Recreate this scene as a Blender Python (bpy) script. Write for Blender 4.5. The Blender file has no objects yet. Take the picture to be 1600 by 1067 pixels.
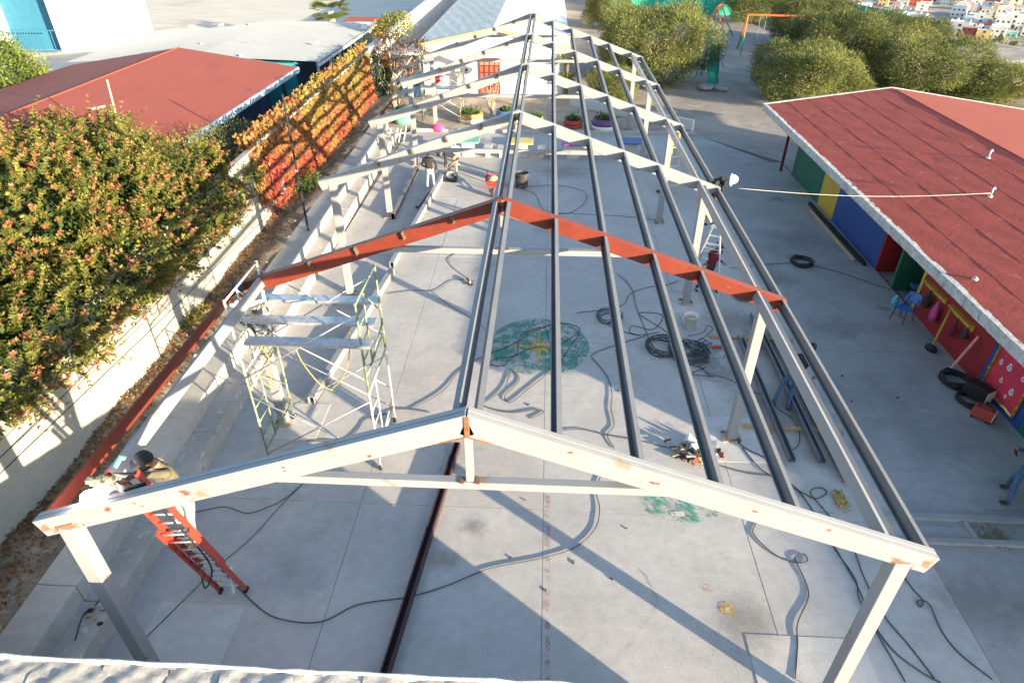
import bpy, bmesh, math, random
import numpy as np
from mathutils import Vector, Matrix
random.seed(7); RNG = np.random.default_rng(11)
SC = bpy.context.scene
COL = SC.collection
R = math.radians

# ------------------------------------------------------------------ camera
CAM_C = Vector((0.748, 0.0, 10.091))
CAM_F = Vector((-0.0422581, 0.82695865, -0.56067249))
CAM_R = Vector((0.998718185, 0.0506122215, -0.000623756))
CAM_U = Vector((-0.02786106, 0.55998017, 0.82803742))
FPX = 1012.8                      # focal length in pixels of the 1600 px wide photograph
cd = bpy.data.cameras.new('Camera'); cam = bpy.data.objects.new('Camera', cd); COL.objects.link(cam)
cd.sensor_width = 36.0; cd.lens = FPX / 1600 * 36.0; cd.clip_start = 0.1; cd.clip_end = 3000
cam.matrix_world = Matrix(((CAM_R.x, CAM_U.x, -CAM_F.x, CAM_C.x), (CAM_R.y, CAM_U.y, -CAM_F.y, CAM_C.y),
                           (CAM_R.z, CAM_U.z, -CAM_F.z, CAM_C.z), (0, 0, 0, 1)))
SC.camera = cam
# ------------------------------------------------------------------ light
SUN_EL, SUN_AZ = R(9.9), R(37.5)          # low winter sun behind the camera to the right
SUN = Vector((math.cos(SUN_EL) * math.cos(SUN_AZ), -math.cos(SUN_EL) * math.sin(SUN_AZ), math.sin(SUN_EL)))
w = bpy.data.worlds.new('World'); SC.world = w; w.use_nodes = True
nt = w.node_tree; bg = nt.nodes['Background']
sky = nt.nodes.new('ShaderNodeTexSky'); sky.sky_type = 'NISHITA'; sky.sun_disc = False
sky.sun_elevation = SUN_EL; sky.sun_rotation = R(90) + SUN_AZ
sky.air_density = 1.0; sky.dust_density = 0.8; sky.ozone_density = 1.7
nt.links.new(sky.outputs['Color'], bg.inputs['Color']); bg.inputs['Strength'].default_value = 0.132
sl = bpy.data.lights.new('Sun', 'SUN'); so = bpy.data.objects.new('Sun', sl); COL.objects.link(so)
sl.energy = 5.0; sl.angle = R(0.53); sl.color = (1.0, 0.82, 0.57)
so.rotation_euler = (-SUN).to_track_quat('-Z', 'Y').to_euler(); so.location = SUN * 60
vs = SC.view_settings; vs.view_transform = 'Standard'; vs.look = 'None'; vs.gamma = 1.0; vs.use_curve_mapping = False
vs.exposure = 1.85

# ------------------------------------------------------------------ measuring helpers (photo measurement -> place on a known plane)
def ray(x, y): return CAM_F + CAM_R * ((x - 800) / FPX) + CAM_U * ((533.5 - y) / FPX)
def G(x, y, z=0.0):
    d = ray(x, y); return CAM_C + d * ((z - CAM_C.z) / d.z)
def GX(x, y, X):
    d = ray(x, y); return CAM_C + d * ((X - CAM_C.x) / d.x)
def GY(x, y, Y):
    d = ray(x, y); return CAM_C + d * ((Y - CAM_C.y) / d.y)

# ------------------------------------------------------------------ mesh helpers
WLOC = {}
class MB:
    def __init__(s): s.v = []; s.f = []; s.m = []
    def add(s, vs, fs, mat=0):
        n = len(s.v); s.v += [tuple(v) for v in vs]; s.f += [tuple(i + n for i in f) for f in fs]; s.m += [mat] * len(fs); return s
    def box(s, c, d, mat=0, rot=None):
        x, y, z = d[0] / 2, d[1] / 2, d[2] / 2; c = Vector(c)
        vs = [Vector((a * x, b * y, e * z)) for e in (-1, 1) for b in (-1, 1) for a in (-1, 1)]
        if rot is not None: vs = [rot @ v for v in vs]
        return s.add([v + c for v in vs], [(0, 2, 3, 1), (4, 5, 7, 6), (0, 1, 5, 4), (2, 6, 7, 3), (0, 4, 6, 2), (1, 3, 7, 5)], mat)
    def span(s, a, b, mat=0):
        return s.box([(a[i] + b[i]) / 2 for i in range(3)], [abs(a[i] - b[i]) for i in range(3)], mat)
    def frame(s, p0, p1, up=(0, 0, 1)):
        p0, p1 = Vector(p0), Vector(p1); d = (p1 - p0).normalized(); u = Vector(up)
        if abs(d.dot(u.normalized())) > .995: u = Vector((0, 1, 0)) if abs(d.y) < .9 else Vector((1, 0, 0))
        r = d.cross(u).normalized(); u = r.cross(d).normalized(); return p0, p1, r, u
    def prof(s, p0, p1, poly, up=(0, 0, 1), mat=0, caps=True):
        p0, p1, r, u = s.frame(p0, p1, up); n = len(poly)
        vs = [p + r * a + u * b for p in (p0, p1) for a, b in poly]
        fs = [(i, (i + 1) % n, n + (i + 1) % n, n + i) for i in range(n)]
        if caps: fs += [tuple(range(n))[::-1], tuple(range(n, 2 * n))]
        return s.add(vs, fs, mat)
    def bar(s, p0, p1, wd, h, up=(0, 0, 1), mat=0):
        return s.prof(p0, p1, [(-wd / 2, -h / 2), (wd / 2, -h / 2), (wd / 2, h / 2), (-wd / 2, h / 2)], up, mat)
    def chan(s, p0, p1, wd, h, t=.008, lip=.02, flip=1, up=(0, 0, 1), mat=0):
        # C section, web on +side*flip, open on the other side
        a, b = wd / 2, h / 2
        P = [(a, -b), (a, b), (-a, b), (-a, b - lip), (-a + t, b - lip), (-a + t, b - t), (a - t, b - t), (a - t, -b + t), (-a + t, -b + t), (-a + t, -b + lip), (-a, -b + lip), (-a, -b)]
        P = [(x * flip, y) for x, y in P]
        if flip < 0: P = P[::-1]
        p0, p1, r, u = s.frame(p0, p1, up); n = len(P)
        vs = [p + r * x + u * y for p in (p0, p1) for x, y in P]
        fs = [(i, (i + 1) % n, n + (i + 1) % n, n + i) for i in range(n)]
        q = [(0, 1, 6, 7), (1, 2, 5, 6), (2, 3, 4, 5), (0, 7, 8, 11), (11, 8, 9, 10)]
        fs += [c[::-1] for c in q] + [tuple(i + n for i in c) for c in q]
        return s.add(vs, fs, mat)
    def tube(s, pts, r, seg=6, mat=0, caps=True, closed=False):
        pts = [Vector(p) for p in pts]; n = len(pts); rs = r if isinstance(r, (list, tuple)) else [r] * n
        vs = []; ref = None
        for i, p in enumerate(pts):
            if closed: d = pts[(i + 1) % n] - pts[i - 1]
            else: d = pts[min(i + 1, n - 1)] - pts[max(i - 1, 0)]
            d = d.normalized() if d.length > 1e-9 else Vector((0, 0, 1))
            if ref is None: ref = Vector((0, 0, 1)) if abs(d.z) < .9 else Vector((1, 0, 0))
            a = d.cross(ref); a = a.normalized() if a.length > 1e-6 else d.orthogonal().normalized()
            b = a.cross(d).normalized(); ref = b
            for k in range(seg):
                t = 2 * math.pi * k / seg; vs.append(p + (a * math.cos(t) + b * math.sin(t)) * rs[i])
        fs = []
        for i in range(n if closed else n - 1):
            j = (i + 1) % n
            for k in range(seg):
                l = (k + 1) % seg; fs.append((i * seg + k, i * seg + l, j * seg + l, j * seg + k))
        if caps and not closed: fs += [tuple(range(seg))[::-1], tuple(range((n - 1) * seg, n * seg))]
        return s.add(vs, fs, mat)
    def lathe(s, c, prof, seg=16, mat=0, rot=None, sq=(1, 1)):
        c = Vector(c); vs = []; n = len(prof)
        for r, z in prof:
            for k in range(seg):
                t = 2 * math.pi * k / seg; v = Vector((r * math.cos(t) * sq[0], r * math.sin(t) * sq[1], z))
                vs.append(c + (rot @ v if rot is not None else v))
        fs = [(i * seg + k, i * seg + (k + 1) % seg, (i + 1) * seg + (k + 1) % seg, (i + 1) * seg + k) for i in range(n - 1) for k in range(seg)]
        if prof[0][0] > 1e-6: fs.append(tuple(range(seg))[::-1])
        if prof[-1][0] > 1e-6: fs.append(tuple(range((n - 1) * seg, n * seg)))
        return s.add(vs, fs, mat)
    def poly(s, pts, mat=0): return s.add(pts, [tuple(range(len(pts)))], mat)
    def slab(s, pts, h, mat=0):
        # polygon (counter-clockwise seen from above) extruded downwards by h
        n = len(pts); b = [(p[0], p[1], p[2] - h) for p in pts]
        return s.add(list(pts) + b, [tuple(range(n)), tuple(range(n, 2 * n))[::-1]] + [(i, n + i, n + (i + 1) % n, (i + 1) % n) for i in range(n)], mat)
    def grid(s, fn, nu, nv, mat=0):
        vs = [fn(i / nu, j / nv) for j in range(nv + 1) for i in range(nu + 1)]
        return s.add(vs, [(j * (nu + 1) + i, j * (nu + 1) + i + 1, (j + 1) * (nu + 1) + i + 1, (j + 1) * (nu + 1) + i) for j in range(nv) for i in range(nu)], mat)
    def build(s, name, mats, parent=None, smooth=False, bevel=0):
        me = bpy.data.meshes.new(name)
        off = WLOC.get(parent.name, Vector((0, 0, 0))) if parent else Vector((0, 0, 0))
        me.from_pydata([(v[0] - off.x, v[1] - off.y, v[2] - off.z) for v in s.v], [], s.f)
        if not isinstance(mats, (list, tuple)): mats = [mats]
        for m in mats: me.materials.append(m)
        if len(mats) > 1: me.polygons.foreach_set('material_index', s.m)
        if smooth: me.polygons.foreach_set('use_smooth', [True] * len(me.polygons))
        me.update()
        o = bpy.data.objects.new(name, me); COL.objects.link(o)
        if parent: o.parent = parent
        WLOC[o.name] = off.copy()
        if bevel:
            b = o.modifiers.new('bevel', 'BEVEL'); b.width = bevel; b.segments = 2; b.limit_method = 'ANGLE'; b.angle_limit = R(40)
        return o
def tag(o, label, cat=None, group=None, kind=None):
    if label: o['label'] = label
    if cat: o['category'] = cat
    if group: o['group'] = group
    if kind: o['kind'] = kind
    return o
def thing(name, loc, label, cat, group=None, kind=None):
    o = bpy.data.objects.new(name, None); COL.objects.link(o); o.location = loc; o.empty_display_size = .2
    WLOC[o.name] = Vector(loc); return tag(o, label, cat, group, kind)
def struct(o): o['kind'] = 'structure'; return o
def copy_tree(o, parent=None):
    c = o.copy(); COL.objects.link(c)
    if parent: c.parent = parent
    for ch in list(o.children): copy_tree(ch, c)
    return c
def part_copy(o, loc, rz=0, parent=None):
    c = o.copy(); COL.objects.link(c); c.location = loc; c.rotation_euler = (0, 0, rz)
    if parent: c.parent = parent
    return c
def spline(pts, n=6, closed=False):
    P = [Vector(p) for p in pts]; out = []; N = len(P)
    for i in range(N if closed else N - 1):
        g = (lambda k: P[k % N]) if closed else (lambda k: P[max(0, min(N - 1, k))])
        a, b, c, d = g(i - 1), g(i), g(i + 1), g(i + 2)
        for k in range(n):
            t = k / n
            out.append(.5 * ((2 * b) + (c - a) * t + (2 * a - 5 * b + 4 * c - d) * t * t + (3 * b - a - 3 * c + d) * t ** 3))
    if not closed: out.append(P[-1])
    return out
def rotz(a): return Matrix.Rotation(a, 3, 'Z')

# ------------------------------------------------------------------ materials
def _n(nt, t, **kw):
    n = nt.nodes.new(t)
    for k, v in kw.items(): setattr(n, k, v)
    return n
def mat(name, col, rough=.6, metal=0.0, var=.14, scale=2.5, bump=0.0, bscale=45, spot=None, spot2=None, stretch=None, spec=.4):
    """spot / spot2 = (colour, threshold 0..1, scale): patches of dirt, rust or bare metal with a shape of their own"""
    m = bpy.data.materials.new(name); m.use_nodes = True; t = m.node_tree; L = t.links.new
    b = t.nodes['Principled BSDF']; b.inputs['Roughness'].default_value = rough; b.inputs['Metallic'].default_value = metal
    b.inputs['Specular IOR Level'].default_value = spec
    geo = _n(t, 'ShaderNodeNewGeometry'); pos = geo.outputs['Position']
    if stretch:
        mp = _n(t, 'ShaderNodeMapping'); mp.inputs['Scale'].default_value = stretch; L(pos, mp.inputs['Vector']); vpos = mp.outputs['Vector']
    else: vpos = pos
    def noise(sc, det=5, rg=.6, p=None):
        n = _n(t, 'ShaderNodeTexNoise'); n.inputs['Scale'].default_value = sc; n.inputs['Detail'].default_value = det
        n.inputs['Roughness'].default_value = rg; L(p or vpos, n.inputs['Vector']); return n.outputs['Fac']
    def ramp(fac, a, bq, ca, cb):
        r = _n(t, 'ShaderNodeValToRGB'); r.color_ramp.elements[0].position = a; r.color_ramp.elements[1].position = bq
        r.color_ramp.elements[0].color = ca; r.color_ramp.elements[1].color = cb; L(fac, r.inputs['Fac']); return r.outputs['Color']
    def c4(c, k=1): return (min(1, c[0] * k), min(1, c[1] * k), min(1, c[2] * k), 1)
    n1 = noise(scale)
    cur = ramp(n1, .3, .7, c4(col, 1 - var), c4(col, 1 + var))
    n2 = noise(scale * 9, 4)
    mx = _n(t, 'ShaderNodeMix', data_type='RGBA', blend_type='OVERLAY'); mx.inputs[0].default_value = min(1, var * 1.6)
    L(cur, mx.inputs[6]); L(n2, mx.inputs[7]); cur = mx.outputs[2]
    for sp in (spot, spot2):
        if sp:
            q = noise(sp[2], 6, .65, pos); k = ramp(q, sp[1], sp[1] + .06, (0, 0, 0, 1), (1, 1, 1, 1))
            mx = _n(t, 'ShaderNodeMix', data_type='RGBA'); L(k, mx.inputs[0]); L(cur, mx.inputs[6]); mx.inputs[7].default_value = c4(sp[0]); cur = mx.outputs[2]
    L(cur, b.inputs['Base Color'])
    if bump:
        q = noise(bscale, 6, .7); bp = _n(t, 'ShaderNodeBump'); bp.inputs['Strength'].default_value = min(1, bump); bp.inputs['Distance'].default_value = .02
        L(q, bp.inputs['Height']); L(bp.outputs['Normal'], b.inputs['Normal'])
    rr = ramp(n2, .3, .7, (max(0, rough - .12),) * 3 + (1,), (min(1, rough + .12),) * 3 + (1,)); L(rr, b.inputs['Roughness'])
    return m
def attr_mat(name, rough=.6, trans=.3, spec=.25):
    m = bpy.data.materials.new(name); m.use_nodes = True; t = m.node_tree; L = t.links.new
    b = t.nodes['Principled BSDF']; b.inputs['Roughness'].default_value = rough; b.inputs['Specular IOR Level'].default_value = spec
    a = _n(t, 'ShaderNodeAttribute'); a.attribute_name = 'Col'; L(a.outputs['Color'], b.inputs['Base Color'])
    tr = _n(t, 'ShaderNodeBsdfTranslucent'); L(a.outputs['Color'], tr.inputs['Color'])
    ms = _n(t, 'ShaderNodeMixShader'); ms.inputs['Fac'].default_value = trans
    L(b.outputs['BSDF'], ms.inputs[1]); L(tr.outputs['BSDF'], ms.inputs[2]); L(ms.outputs['Shader'], t.nodes['Material Output'].inputs['Surface'])
    return m
def paint_decal(name, col, keep=.5, scale=6, fine=30, alpha=.9, var=.2):
    """worn paint: opaque flakes, bare floor between them"""
    m = mat(name, col, .6, var=var, scale=3); t = m.node_tree; L = t.links.new; b = t.nodes['Principled BSDF']
    geo = _n(t, 'ShaderNodeNewGeometry')
    def nz(sc, det):
        n = _n(t, 'ShaderNodeTexNoise'); n.inputs['Scale'].default_value = sc; n.inputs['Detail'].default_value = det; n.inputs['Roughness'].default_value = .75
        L(geo.outputs['Position'], n.inputs['Vector']); return n.outputs['Fac']
    ad = _n(t, 'ShaderNodeMath', operation='ADD'); L(nz(scale, 5), ad.inputs[0])
    mu = _n(t, 'ShaderNodeMath', operation='MULTIPLY'); mu.inputs[1].default_value = .7; L(nz(fine, 6), mu.inputs[0]); L(mu.outputs[0], ad.inputs[1])
    r = _n(t, 'ShaderNodeValToRGB'); th = 1.25 - keep * .8
    mr = _n(t, 'ShaderNodeMapRange'); mr.inputs['From Min'].default_value = th - .06; mr.inputs['From Max'].default_value = th + .06; mr.inputs['To Max'].default_value = alpha
    L(ad.outputs[0], mr.inputs['Value']); L(mr.outputs[0], b.inputs['Alpha']); t.nodes.remove(r)
    return m

def soft_decal(name, col, alpha=.5, scale=3.0, sharp=.35):
    m = mat(name, col, .8, var=.2, scale=3); t = m.node_tree; L = t.links.new; b = t.nodes['Principled BSDF']
    a = _n(t, 'ShaderNodeAttribute'); a.attribute_name = 'Col'; geo = _n(t, 'ShaderNodeNewGeometry')
    n = _n(t, 'ShaderNodeTexNoise'); n.inputs['Scale'].default_value = scale; n.inputs['Detail'].default_value = 8; n.inputs['Roughness'].default_value = .68; L(geo.outputs['Position'], n.inputs['Vector'])
    ad = _n(t, 'ShaderNodeMath', operation='MULTIPLY_ADD'); ad.inputs[1].default_value = 1.0; L(n.outputs['Fac'], ad.inputs[0]); L(a.outputs['Fac'], ad.inputs[2])
    mr = _n(t, 'ShaderNodeMapRange', interpolation_type='SMOOTHSTEP'); mr.inputs['From Min'].default_value = .80; mr.inputs['From Max'].default_value = .80 + sharp * 2; mr.inputs['To Max'].default_value = alpha
    L(ad.outputs[0], mr.inputs['Value']); L(mr.outputs[0], b.inputs['Alpha']); return m
def soft_patch(name, ring, centre, m, parent):
    '''fan of rings round a centre, strength falling from the middle to the rim (ring = rim points)'''
    n = len(ring); c = Vector(centre); v = [c]; w_ = [1.0]; f = []
    for k, s in enumerate((.33, .66, 1.0)):
        for p in ring: v.append(c.lerp(Vector(p), s)); w_.append(1 - s)
        o = 1 + k * n
        for i in range(n):
            j = (i + 1) % n
            f.append((0, o + i, o + j) if k == 0 else (o - n + i, o + i, o + j, o - n + j))
    b = MB(); b.add(v, f); ob = b.build(name, m, parent); at = ob.data.color_attributes.new('Col', 'FLOAT_COLOR', 'POINT')
    at.data.foreach_set('color', [x for q in w_ for x in (q, q, q, 1)]); return ob

def concrete(name, col, stain=(.20, .19, .18), var=.12, joint=True, bump=.25, st=.60):
    m = mat(name, col, .85, var=var, scale=.55, bump=bump, bscale=30, spot=None, spec=.25); t = m.node_tree; L = t.links.new; b = t.nodes['Principled BSDF']
    src = b.inputs['Base Color'].links[0].from_socket
    geo = _n(t, 'ShaderNodeNewGeometry')
    def nz(sc, det, rg, st_=None):
        v = geo.outputs['Position']
        if st_:
            mp = _n(t, 'ShaderNodeMapping'); mp.inputs['Scale'].default_value = st_; mp.inputs['Rotation'].default_value = (0, 0, .3); L(v, mp.inputs['Vector']); v = mp.outputs['Vector']
        n = _n(t, 'ShaderNodeTexNoise'); n.inputs['Scale'].default_value = sc; n.inputs['Detail'].default_value = det; n.inputs['Roughness'].default_value = rg
        L(v, n.inputs['Vector']); return n.outputs['Fac']
    def lay(src, fac, a, bq, colr, k):
        r = _n(t, 'ShaderNodeMapRange'); r.inputs['From Min'].default_value = a; r.inputs['From Max'].default_value = bq; r.inputs['To Max'].default_value = k; L(fac, r.inputs['Value'])
        x = _n(t, 'ShaderNodeMix', data_type='RGBA'); L(r.outputs[0], x.inputs[0]); L(src, x.inputs[6]); x.inputs[7].default_value = (*colr, 1); return x.outputs[2]
    c = lay(src, nz(.35, 7, .62), st, st + .16, stain, .55)
    c = lay(c, nz(1.6, 8, .7), .56, .80, stain, .42)
    c = lay(c, nz(3.3, 7, .72, (1, 1.8, 1)), .54, .72, tuple(min(1, x * 1.18) for x in col), .6)
    c = lay(c, nz(.16, 6, .6), .52, .72, tuple(x * .80 for x in col), .6)
    c = lay(c, nz(.9, 6, .6, (1, 4, 1)), .58, .8, tuple(min(1, x * 1.28) for x in col), .55)
    c = lay(c, nz(26, 3, .6), .66, .74, tuple(x * .55 for x in col), .5)
    c = lay(c, nz(7, 8, .75), .64, .70, tuple(x * .62 for x in col), .35)
    L(c, b.inputs['Base Color']); return m

MAT = {}
def mk(k, *a, **kw): MAT[k] = mat(k, *a, **kw); return MAT[k]
RUST = (.19, .075, .03)
mk('steel_white', (.272, .278, .292), .42, var=.06, scale=1.4, bump=.08, bscale=25, spot=((.22, .085, .045), .715, 3.1), spot2=((.225, .195, .15), .62, 2.3))
mk('steel_rusty', (.52, .42, .30), .65, var=.2, scale=4, spot=(RUST, .52, 6))
mk('weld_rust', (.22, .10, .05), .75, var=.4, scale=18, bump=.6, bscale=60)
mk('steel_red', (.165, .030, .017), .45, var=.14, scale=2.2, bump=.06, spot=((.24, .10, .065), .70, 4))
mk('steel_grey', (.165, .175, .195), .5, metal=.15, var=.1, scale=1.6, spot=((.24, .15, .10), .74, 5))
mk('steel_maroon', (.065, .032, .036), .5, var=.2, scale=3)
mk('cleat', (.17, .125, .08), .5, metal=.3, var=.3, scale=8)
mk('galv', (.50, .52, .54), .42, metal=.55, var=.22, scale=9, spot=((.30, .29, .28), .62, 11))
mk('scaf_green', (.17, .24, .15), .5, var=.35, scale=7, spot=((.58, .53, .42), .53, 6), spot2=(RUST, .66, 9))
mk('scaf_white', (.60, .58, .50), .5, var=.2, scale=7, spot=((.20, .24, .16), .56, 7), spot2=(RUST, .66, 9))
MAT['concrete'] = concrete('concrete', (.45, .437, .42))
MAT['concrete_warm'] = concrete('concrete_warm', (.455, .43, .41), st=.56)
MAT['concrete_light'] = concrete('concrete_light', (.515, .50, .48), st=.62)
MAT['concrete_step'] = concrete('concrete_step', (.46, .445, .42), st=.55)
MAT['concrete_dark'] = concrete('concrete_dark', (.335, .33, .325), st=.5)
mk('joint', (.10, .095, .09), .9, var=.3, scale=10)
mk('dirt', (.36, .30, .235), .95, var=.25, scale=1.2, bump=.9, bscale=14, spot=((.46, .40, .33), .58, .6), spot2=((.19, .15, .11), .62, 2.2))
mk('dirt_dark', (.23, .185, .14), .95, var=.35, scale=3, bump=.9, bscale=22, spot=((.34, .28, .21), .56, 5), spot2=((.12, .09, .065), .60, 7))
mk('lot', (.60, .54, .46), .95, var=.12, scale=.25, bump=.4, bscale=6, spot=((.50, .44, .37), .58, .12), stretch=(1, 3, 1))
mk('stone', (.42, .37, .30), .9, var=.3, scale=6, bump=.6)
mk('wall_cream', (.40, .385, .34), .8, var=.06, scale=2, bump=.5, bscale=55, spot=((.34, .32, .275), .60, 2.5))
mk('wall_white', (.62, .615, .60), .75, var=.05, scale=1, bump=.2, spot=((.50, .485, .45), .62, 1.1))
mk('mortar', (.36, .345, .30), .9, var=.1)
mk('membrane', (.38, .37, .35), .75, var=.16, scale=1.6, bump=1.0, bscale=5, spot=((.30, .295, .28), .58, 2.5), spot2=((.46, .45, .42), .62, 4))
mk('membrane_lip', (.58, .57, .54), .6, var=.2, scale=9, bump=.8, bscale=25)
mk('roof_red', (.44, .080, .052), .85, var=.10, scale=1.3, bump=.6, bscale=7, spot=((.30, .065, .05), .62, .9), spot2=((.50, .15, .11), .62, 2.1))
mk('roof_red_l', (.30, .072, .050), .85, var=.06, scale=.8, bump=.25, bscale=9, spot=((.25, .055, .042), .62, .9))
mk('roof_grey', (.40, .41, .40), .5, metal=.2, var=.06, scale=.8, spot=((.33, .34, .33), .62, 1.5))
mk('roof_far', (.88, .76, .62), .7, var=.10, scale=1.2, bump=.5, bscale=5, spot=((.66, .60, .53), .60, 1.7))
mk('roof_white', (.80, .79, .77), .7, var=.04, scale=1, bump=.2)
mk('fascia', (.47, .46, .44), .8, var=.22, scale=5, bump=.8, bscale=18, spot=((.28, .275, .26), .58, 6))
mk('blue_fascia', (.30, .42, .52), .6, var=.15)
for k, c in dict(p_green=(.018, .11, .065), p_yellow=(.52, .34, .04), p_blue=(.022, .065, .235), p_red=(.29, .018, .024), p_dkblue=(.015, .05, .16), p_dkred=(.17, .012, .016), p_teal=(.03, .30, .36)).items():
    mk(k, c, .55, var=.10, scale=1.5, bump=.12, bscale=20, spot=(tuple(min(1, x * 1.25 + .01) for x in c), .66, 3))
mk('navy_wall', (.03, .07, .14), .7)
mk('black', (.018, .018, .02), .6, var=.3, scale=8); mk('rubber', (.025, .025, .028), .65, var=.3, scale=12)
mk('cable_g', (.06, .065, .07), .55, var=.2); mk('cable_y', (.40, .30, .10), .6)
mk('wood', (.46, .31, .17), .8, var=.25, scale=6, bump=.4, stretch=(1, 1, 8)); mk('wood_pink', (.62, .27, .19), .7, var=.15, scale=5)
mk('bark', (.16, .115, .08), .95, var=.35, scale=9, bump=.9, bscale=30)
mk('bark_pale', (.40, .34, .26), .9, var=.25, scale=9, bump=.7)
mk('ladder_red', (.50, .06, .035), .4, var=.1, scale=5); mk('alu', (.62, .63, .64), .35, metal=.7, var=.12, scale=8)
mk('ladder_yellow', (.72, .50, .03), .45, var=.12, scale=5)
mk('plastic_blue', (.05, .17, .45), .4); mk('plastic_cyan', (.10, .42, .62), .25); mk('plastic_white', (.75, .74, .70), .5, var=.1)
mk('paint_teal', (.05, .22, .50), .5); mk('pot_green', (.16, .42, .33), .5); mk('pot_orange', (.55, .27, .10), .6); mk('pot_red', (.40, .055, .05), .55)
mk('pot_yellow', (.55, .48, .16), .55); mk('pot_purple', (.15, .06, .19), .55); mk('pot_blue', (.07, .14, .36), .5); mk('pot_white', (.72, .71, .68), .6)
mk('pink', (.75, .07, .22), .6); mk('magenta', (.45, .06, .20), .7); mk('board_red', (.60, .035, .075), .7, var=.08)
mk('gold', (.62, .42, .08), .3, metal=.7, var=.4, scale=30); mk('door_brown', (.25, .09, .06), .6, var=.25, scale=5)
mk('lattice', (.36, .19, .10), .8, var=.3, scale=7); mk('house_blue', (.035, .17, .27), .7, var=.1)
mk('fence_green', (.03, .38, .27), .7, var=.15, scale=2); mk('slide_green', (.02, .20, .13), .35, var=.12); mk('orange', (.60, .14, .035), .5, var=.15)
mk('skin', (.36, .19, .12), .55, var=.06, scale=12); mk('hair', (.012, .010, .009), .5, var=.3, scale=60)
mk('jeans', (.055, .11, .20), .85, var=.22, scale=9, bump=.3); mk('jeans_pale', (.36, .40, .40), .85, var=.15, scale=9, bump=.3); mk('jeans_dark', (.03, .04, .065), .85, var=.2, scale=9)
mk('cloth_black', (.022, .022, .025), .85, var=.25, scale=9, bump=.3); mk('cloth_maroon', (.13, .012, .025), .85, var=.15, scale=9, bump=.3)
mk('cloth_olive', (.13, .115, .075), .85, var=.2, scale=9, bump=.3); mk('cloth_camo', (.20, .19, .14), .85, var=.45, scale=16, spot=((.05, .055, .045), .52, 14))
mk('cloth_white', (.72, .73, .76), .85, var=.06, scale=9, bump=.3); mk('cloth_red', (.60, .03, .05), .8, var=.1); mk('cloth_grey', (.32, .33, .34), .85, var=.12, scale=9, bump=.3)
mk('cloth_navy', (.03, .045, .085), .85, var=.15); mk('cloth_tan', (.42, .33, .22), .85, var=.15); mk('boot', (.045, .032, .025), .6, var=.2)
mk('drum_dark', (.10, .10, .105), .6, var=.4, scale=5, spot=((.30, .29, .27), .56, 5)); mk('helmet_white', (.78, .77, .72), .4, var=.05); mk('tarp', (.55, .56, .55), .6, var=.15)
MAT['leaf'] = attr_mat('leaf'); MAT['leaf_dry'] = attr_mat('leaf_dry', .8, .2)
_g = bpy.data.materials.new('window_glass'); _g.use_nodes = True; _gb = _g.node_tree.nodes['Principled BSDF']
_gb.inputs['Base Color'].default_value = (.03, .04, .05, 1); _gb.inputs['Roughness'].default_value = .08; MAT['glass'] = _g
_e = bpy.data.materials.new('welding_arc'); _e.use_nodes = True; _eb = _e.node_tree.nodes['Principled BSDF']
_eb.inputs['Base Color'].default_value = (1, 1, 1, 1); _eb.inputs['Emission Color'].default_value = (1, .93, .95, 1); _eb.inputs['Emission Strength'].default_value = 60; MAT['arc'] = _e
M = MAT

def leaves(name, C, A, N, ln, wd, colr, material, parent=None, kind=None, fold=0.0):
    """C centres, A leaf axis, N leaf normal, ln / wd sizes (arrays), colr per leaf (n,3): one rhombic leaf each"""
    n = len(C); A = A / np.maximum(np.linalg.norm(A, axis=1, keepdims=True), 1e-6)
    B = np.cross(N, A); B = B / np.maximum(np.linalg.norm(B, axis=1, keepdims=True), 1e-6)
    ln = np.asarray(ln).reshape(-1, 1); wd = np.asarray(wd).reshape(-1, 1)
    V = np.empty((n, 4, 3)); V[:, 0] = C; V[:, 1] = C + A * ln * .45 + B * wd * .5; V[:, 2] = C + A * ln; V[:, 3] = C + A * ln * .45 - B * wd * .5
    off = WLOC.get(parent.name, Vector((0, 0, 0))) if parent else Vector((0, 0, 0))
    V = (V.reshape(-1, 3) - np.array(off)).astype(np.float32)
    me = bpy.data.meshes.new(name); me.vertices.add(4 * n); me.vertices.foreach_set('co', V.ravel())
    me.loops.add(4 * n); me.loops.foreach_set('vertex_index', np.arange(4 * n, dtype=np.int32))
    me.polygons.add(n); me.polygons.foreach_set('loop_start', np.arange(0, 4 * n, 4, dtype=np.int32)); 
    me.update(calc_edges=True); me.validate()
    at = me.color_attributes.new('Col', 'FLOAT_COLOR', 'POINT'); cc = np.ones((4 * n, 4), np.float32); cc[:, :3] = np.repeat(np.clip(colr, 0, 1), 4, axis=0)
    at.data.foreach_set('color', cc.ravel())
    me.materials.append(material); o = bpy.data.objects.new(name, me); COL.objects.link(o)
    if parent: o.parent = parent
    WLOC[o.name] = off.copy()
    if kind: o['kind'] = kind
    return o
def vnoise(x, y, scale, seed=0, octv=3):
    '''smooth random field over two coordinates, about 0..1'''
    out = np.zeros(len(x)); amp = 1.; tot = 0.
    for o in range(octv):
        g = np.random.default_rng(seed + o).random((64, 64)); u, v = x / scale * 2 ** o + 7, y / scale * 2 ** o + 7
        i, j = np.floor(u).astype(int), np.floor(v).astype(int); a, b = u - i, v - j; a, b = a * a * (3 - 2 * a), b * b * (3 - 2 * b); i, j, k, l = i % 64, j % 64, (i + 1) % 64, (j + 1) % 64
        out += amp * ((g[i, j] * (1 - a) + g[k, j] * a) * (1 - b) + (g[i, l] * (1 - a) + g[k, l] * a) * b); tot += amp; amp *= .55
    return out / tot
def rand_unit(n):
    v = RNG.normal(size=(n, 3)); return v / np.linalg.norm(v, axis=1, keepdims=True)
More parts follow.
